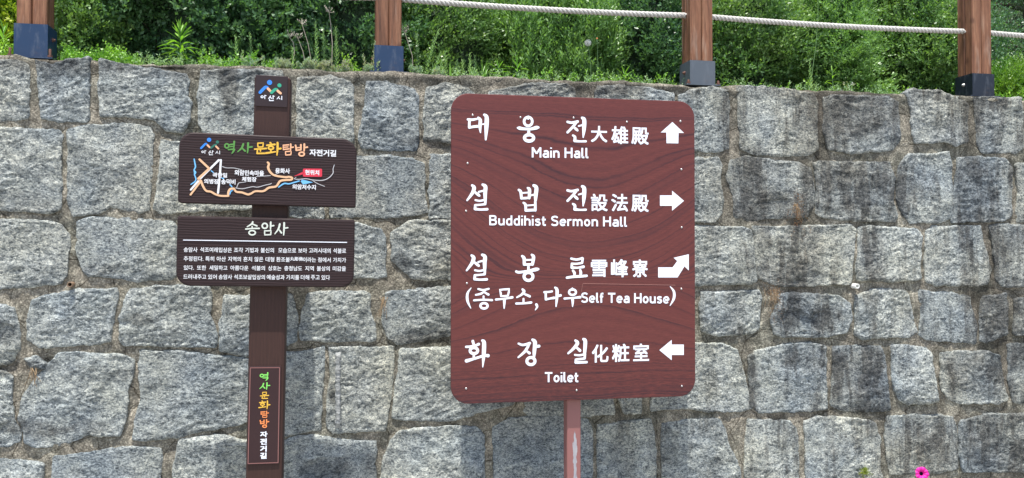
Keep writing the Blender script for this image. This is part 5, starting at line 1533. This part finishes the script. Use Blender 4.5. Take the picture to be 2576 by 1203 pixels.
FB = [(798, 175, 57, 'tallest feathery weed above the name plate of the wooden sign'), (817, 176, 72, 'feathery weed close beside the tallest one, right of it'), (849, 178, 68, 'tall feathery weed midway between wooden sign and second post'),
      (596, 165, 92, 'feathery weed stem left of the wooden sign post'), (633, 166, 84, 'feathery weed stem directly left of the name plate'), (612, 167, 128, 'short feathery weed between two taller ones left of the name plate'), (738, 168, 118, 'thin feathery weed right above the name plate'),
      (1052, 184, 85, 'feathery weed right of the second fence post'), (1071, 185, 72, 'thin leaning feathery weed right of the second post'), (1092, 187, 132, 'short feathery weed leaning right near the second post'), (1036, 184, 150, 'stunted feathery weed at the foot of the second post'),
      (1122, 189, 128, 'feathery weed left of the bright grass blade'), (1113, 189, 150, 'short feathery weed beside another left of the grass blade'), (1152, 190, 150, 'short feathery weed right of the bright grass blade'), (1165, 191, 150, 'second short feathery weed right of the grass blade'),
      (1184, 192, 136, 'stout feathery weed above the left corner of the big sign'), (1197, 193, 140, 'feathery weed above the left corner of the big sign, right one'), (664, 167, 140, 'small feathery weed at the top left of the name plate'), (2040, 212, 150, 'faint feathery weed at the foot of the light green bush')]
for i, (px, pb, pt, lab) in enumerate(FB):
    fleabane(px, pb, pt, 0.13 + 0.05 * ((i * 7) % 3), lab, i, lean=(0.25 if i in (8, 9) else 0.02 * ((i * 5) % 5 - 2)))
fleabane(939, 178, 104, 0.07, 'tall grey dry feathery stem standing against the left side of the second post', 51, 'sed', 0.06)
fleabane(921, 178, 138, 0.07, 'grey dry feathery stem leaning left beside the second post', 52, 'sed', -0.18)
fleabane(950, 178, 150, 0.05, 'short grey dry feathery stem at the left corner of the second post shoe', 53, 'sed', 0.15)


def stalk(pts_px, y, lab, seed, head='dry'):
    P = [unproj(x, yy, -y) for x, yy in pts_px]; b = P[0].copy(); b.z = ZTOP
    nm = {'dry': 'dry_flower_stalk', 'clock': 'dandelion_clock', 'bud': 'spent_dandelion_stalk', 'grass': 'grass_stalk'}[head]
    t = thing(nm, lab, 'weed', (b.x, y, ZTOP)); P[0] = b
    Q = [p - b for p in P]
    mb = MB(); mb.tube(Q, 0.0019, 6, 0.0014); mb.build('stalk', M['dryg'] if head == 'dry' else M['stem'], t)
    rr = random.Random(seed); tip = Q[-1]
    if head == 'dry':
        hb = MB()
        for k in range(11):
            e = tip + Vector((rr.uniform(-.022, .022), rr.uniform(-.02, .02), rr.uniform(.004, .03)))
            hb.tube([tip, e], 0.0007, 4); hb.tube([e, e + Vector((rr.uniform(-.004, .004), 0, .006))], 0.0022, 5, 0.0004)
        hb.build('seed_head', plain('pale_dry_head', (0.42, 0.38, 0.31), 0.85), t)
    elif head == 'clock':
        g = MB()
        for k in range(230):
            zc = 1 - 2 * (k + .5) / 230; a = k * 2.39996; rxy = math.sqrt(1 - zc * zc); d = Vector((rxy * math.cos(a), rxy * math.sin(a), zc)); R = 0.0165
            e = tip + d * R; s1 = d.orthogonal().normalized(); s2 = d.cross(s1)
            g.add([tip + d * .003 + s1 * .0002, tip + d * .003 - s1 * .0002, e - s1 * .0002, e + s1 * .0002], [(0, 1, 2, 3)])
            for j in range(5):
                c1 = s1 * math.cos(j * 1.256) + s2 * math.sin(j * 1.256); c2 = c1.cross(d) * .00022
                g.add([e - c2, e + c2, e + c1 * .0034 + d * .0012], [(0, 1, 2)])
        g.build('seed_ball', M['fluff'], t)
        r_ = MB(); r_.lathe(tuple(tip), [(0.0005, -.003), (0.003, -.001), (0.003, .002), (0.001, .004)], 'z', 8); r_.build('receptacle', M['dryg'], t)
    elif head == 'bud':
        r_ = MB(); r_.lathe(tuple(tip), [(0.002, -.004), (0.0048, .002), (0.0042, .010), (0.003, .014)], 'z', 8); r_.build('bud', M['stem'], t)
        r_ = MB(); r_.lathe(tuple(tip), [(0.0035, .0142), (0.0048, .018), (0.002, .021)], 'z', 8); r_.build('withered_tip', M['orange'], t)


stalk([(834, 172), (836, 110), (832, 60), (828, 32)], 0.14, 'tall thin dry flower stalk behind the feathery weeds, right of the name plate', 1)
stalk([(790, 168), (775, 110), (760, 62)], 0.2, 'dry flower stalk leaning left above the wooden sign', 2)
stalk([(733, 165), (741, 130), (738, 108), (729, 95)], 0.16, 'short dry flower stalk right above the name plate', 3)
stalk([(775, 160), (762, 130), (750, 98)], 0.2, 'short dry flower stalk bent left above the wooden sign', 4)
stalk([(1040, 184), (1037, 140), (1018, 82)], 0.13, 'dry flower stalk beside the right edge of the second post', 5)
stalk([(1487, 202), (1486, 160), (1479, 108)], 0.16, 'white dandelion seed head on a long bare stalk, above the big sign', 6, 'clock')
stalk([(1503, 204), (1504, 160), (1502, 106)], 0.16, 'bare stalk with a small orange tip right of the dandelion seed head', 7, 'bud')
stalk([(2034, 212), (2052, 120), (2058, 40), (2057, -20)], 0.2, 'very long thin green grass stalk between the third and the rightmost post', 8, 'grass')


def blades(px, pyb, n, hgt, y, lab, seed, wd=0.006, spread=0.3, mat='bright'):
    p = unproj(px, pyb, -y); t = thing('grass_tuft', lab, 'grass', (p.x, y, ZTOP), 'grass tufts on the wall top')
    rr = random.Random(seed)
    for k in range(n):
        L = hgt * rr.uniform(.6, 1.1); a = rr.uniform(0, 6.28); b = rr.uniform(0, spread); v = []; f = []
        for i in range(6):
            s = i / 5; w_ = wd * (1 - s ** 2) / 2 + .0003; x = b * L * s * s; z = L * s * (1 - .25 * b * s)
            v += [(x * math.cos(a) - w_ * math.sin(a), x * math.sin(a) + w_ * math.cos(a) * .4, z), (x * math.cos(a) + w_ * math.sin(a) + (w_ if abs(math.sin(a)) < .5 else 0), x * math.sin(a) - w_ * math.cos(a) * .4, z)]
        for i in range(5): f.append((2 * i, 2 * i + 1, 2 * i + 3, 2 * i + 2))
        ob('blade', mesh('blade', v, f, LF[mat], True), t, (rr.uniform(-.01, .01), rr.uniform(-.01, .01), 0))


blades(1136, 190, 2, 0.095, 0.10, 'single broad bright grass blade standing right of the second post', 1, 0.011, 0.05)
blades(1215, 193, 9, 0.12, 0.14, 'long arching grass tuft above the left part of the big sign', 2, 0.006, 0.9)
blades(1335, 198, 5, 0.08, 0.14, 'small grass tuft right of the pair of lance leaved weeds', 3, 0.005, 0.9)
blades(160, 148, 4, 0.06, 0.10, 'small grass tuft beside the shoe of the leftmost post', 4, 0.008, 0.9)
blades(2130, 214, 6, 0.05, 0.16, 'small grass tuft below the right part of the hedge', 5, 0.005, 0.9, 'mid')
blades(2290, 218, 6, 0.10, 0.16, 'wispy grass tuft left of the rightmost post', 6, 0.003, 0.7, 'mid')


def scatter(name, lab, spans, n, mat, seed, leaf, width, L, m, yr=(0.07, 0.34), hz=(0.0, 0.05), upw=1.0, clump=0):
    """low plants nobody could count"""
    rg = np.random.default_rng(seed); P = []
    for (p0, p1, wgt) in spans:
        k = int(n * wgt); px = rg.uniform(p0, p1, k); yy = rg.uniform(*yr, k)
        for a, b in zip(px, yy):
            x = unproj(a, 180, -b).x
            P.append((x, b, ZTOP + rg.uniform(*hz) * (0.6 + 0.4 * math.sin(x * 31))))
    P = np.array(P)
    if clump:                                   # gather the plants into separate cushions
        cidx = rg.integers(0, clump, len(P)); C0 = P[rg.choice(len(P), clump, replace=False)]
        P = C0[cidx] + rg.normal(0, 1, P.shape) * np.array([0.013, 0.010, 0.010]) + np.array([0, 0, 0.012])
        P[:, 2] += rg.uniform(-0.014, 0.012, clump)[cidx]
    D = rg.normal(0, 0.5, P.shape) + np.array([0, 0, upw])
    V = sprigs(P, D, m, L, leaf, width, seed=seed, spread=1.0)
    o = ob(name, quadmesh(name, V, LF[mat])); tag(o, lab, 'ground cover', kind='stuff')
    return o


scatter('clover', 'low yellow green clover like weeds growing along the wall top', [(165, 345, .42), (500, 640, .14), (675, 715, .06), (860, 905, .05), (1330, 1700, .07), (1740, 2400, .03), (-20, 40, .06), (2500, 2576, .03)], 1100, 'bright', 5, 0.014, 0.8, 0.05, 7, (0.07, 0.30), (0.0, 0.07))
scatter('ground_cover', 'dark green creeping plants at the foot of the hedge', [(-60, 330, .25), (1180, 2650, .75)], 700, 'boxd', 6, 0.026, 0.5, 0.07, 9, (0.36, 0.60), (0, 0.03))
scatter('stonecrop', 'grey green and pinkish stonecrop rosettes along the wall edge', [(660, 935, .8), (1020, 1060, .08), (1090, 1110, .05), (590, 660, .07)], 230, 'sed', 7, 0.014, 0.42, 0.028, 26, (0.035, 0.12), (0.0, 0.010), 1.6, 34)
scatter('wall_top_weeds', 'scattered small leafy weeds at the wall edge', [(300, 700, .35), (1060, 1330, .2), (1350, 1720, .2), (1840, 2380, .25)], 420, 'sage', 8, 0.017, 0.35, 0.05, 9, (0.06, 0.2), (0, 0.02), 1.3)
# a few silvery leaves by the lance-leaved weed
p = unproj(2118, 205, -0.2); rg2 = np.random.default_rng(9)
Pp = np.stack([p.x + rg2.uniform(-.05, .06, 9), rg2.uniform(.14, .24, 9), ZTOP + rg2.uniform(0, .07, 9)], -1)
o = ob('silvery_weed', quadmesh('silvery_weed', sprigs(Pp, rg2.normal(0, .6, (9, 3)) + np.array([0, 0, .4]), 6, .03, .014, .6, seed=3), LF['white']))
tag(o, 'silvery leaved weed under the hedge, left of the rightmost post', 'weed')

# ------------------------------------------------------------------ things growing on the wall face
def tuft(px, py, lab, mat, n, leaf, L, hang, name, seed, spread=0.02, width=.35, cat='plant'):
    p = unproj(px, py, 0.012); rg = np.random.default_rng(seed)
    t = thing(name, lab, cat, p)
    P = np.stack([rg.normal(0, spread, n), -rg.uniform(0, .012, n), rg.normal(0, spread * (2.4 if hang else .8), n)], -1)
    D = rg.normal(0, .6, (n, 3)) + np.array([0, -.8, -1.2 if hang else .6])
    fo = ob('leaves', quadmesh('leaves', sprigs(P, D, 7, L, leaf, width, seed=seed), LF[mat]), t); fo['kind'] = 'stuff'
    rr = random.Random(seed); mb = MB()
    for k in range(10 if hang else 3):
        a = Vector((rr.gauss(0, spread * .6), -.004, spread * (1.6 if hang else -.8))); c = a + Vector((rr.gauss(0, spread), -.014, -spread * rr.uniform(2.0, 5.0) if hang else spread))
        mb.tube([a, a.lerp(c, .5) + Vector((rr.gauss(0, .006), -.008, 0)), c], 0.0009, 4)
    mb.build('stems', M['dry'] if hang else M['stem'], t)


tuft(2172, 1186, 'yellow green moss tuft on the wall near the bottom edge, left of the magenta flower', 'moss', 46, .009, .02, False, 'moss_tuft', 1, .012, .5)
tuft(1944, 745, 'hanging dried orange brown creeper in a vertical joint right of the big sign', 'dryl', 70, .008, .05, True, 'dried_creeper', 2, .022, .35)
tuft(2004, 527, 'small dried red green creeper in a joint right of the second arrow', 'dryl', 44, .010, .04, True, 'dried_creeper', 3, .018, .35)
tuft(962, 765, 'thin straw coloured dry roots hanging in a joint between the two signs', 'dryl', 10, .004, .05, True, 'dry_roots', 4, .020, .2)
tuft(85, 940, 'dry root clump with a dark cavity in the joint at the lower left', 'dryl', 10, .005, .03, True, 'dry_roots', 5, .016, .2)

# ------------------------------------------------------------------ petunia in front of the wall
fp = unproj(2319, 1192, 1.05)
pt = thing('petunia', 'magenta petunia flower with a dark throat at the bottom right edge', 'flower', (fp.x, fp.y, 0.42))
rel = Vector((0, 0, fp.z - 0.42))
mb = MB(); R = 0.0262; nA = 40; v = [(0, 0.016, 0)]; f = []
vt = []
for j, (q, dy) in enumerate(((.15, 0.012), (.28, 0.005), (.5, -0.002), (.8, -0.004), (1.0, -0.001))):
    for i in range(nA):
        a = 2 * math.pi * i / nA
        rr_ = R * q * (1 + (0.035 * math.cos(5 * a + .4) + .02 * math.cos(3 * a)) * q)
        v.append((rr_ * math.cos(a), dy + 0.0022 * q * math.sin(10 * a), rr_ * math.sin(a)))
for i in range(nA): f.append((0, 1 + i, 1 + (i + 1) % nA))
for j in range(4):
    for i in range(nA): f.append((1 + j * nA + i, 1 + j * nA + (i + 1) % nA, 1 + (j + 1) * nA + (i + 1) % nA, 1 + (j + 1) * nA + i))
mi = [1] * nA + [1] * nA + [0] * (nA * 3)
fl = ob('blossom', mesh('blossom', v, f, smooth=True, mats=[M['petal'], M['throat']], mi=mi), pt, rel)
fl.rotation_euler = (math.radians(-14), 0, math.radians(-10))
mb = MB(); mb.lathe((0, 0, 0), [(0.002, -.03), (0.004, -.01), (0.007, 0)], 'z', 8)
mb.tube([rel + Vector((0.0, .014, -.002)), rel + Vector((.003, .04, -.012)), rel + Vector((.01, .05, -.08)), Vector((0.0, 0.0, .02))], 0.0022, 6)
mb.tube([rel + Vector((.01, .05, -.07)), rel + Vector((.020, .03, -.01)), rel + Vector((.017, .01, .012))], 0.0016, 6)
mb.build('stem', M['stem'], pt)
mb = MB(); bp = rel + Vector((.0175, .008, .016)); mb.lathe(tuple(bp), [(0.001, -.006), (0.0034, 0), (0.003, .007), (.001, .011)], 'z', 8); mb.build('bud', M['throat'], pt, None, True)
rg3 = np.random.default_rng(4)
Pl = np.stack([rg3.normal(0, .07, 60), rg3.normal(0, .07, 60), rg3.uniform(0.0, .15, 60)], -1)
fo = ob('leaves', quadmesh('leaves', sprigs(Pl, rg3.normal(0, .5, (60, 3)) + np.array([0, 0, .7]), 8, .10, .035, .5, seed=8), LF['bright']), pt); fo['kind'] = 'stuff'
pot = thing('planter', 'tall grey stone planter standing in front of the wall below the petunia', 'planter', (fp.x, fp.y, 0))
mb = MB(); mb.lathe((0, 0, 0), [(.13, 0), (.15, .03), (.14, .06), (.17, .38), (.19, .40), (.19, .43), (.165, .43), (.15, .39)], 'z', 28); mb.build('bowl', plain('planter_stone', (.30, .29, .27), .85, .25, 60, 0, .003), pot, None, True)
mb = MB(); mb.lathe((0, 0, 0), [(.152, .40), (.10, .415), (.001, .42)], 'z', 28); mb.build('soil', soilm, pot, None, True)
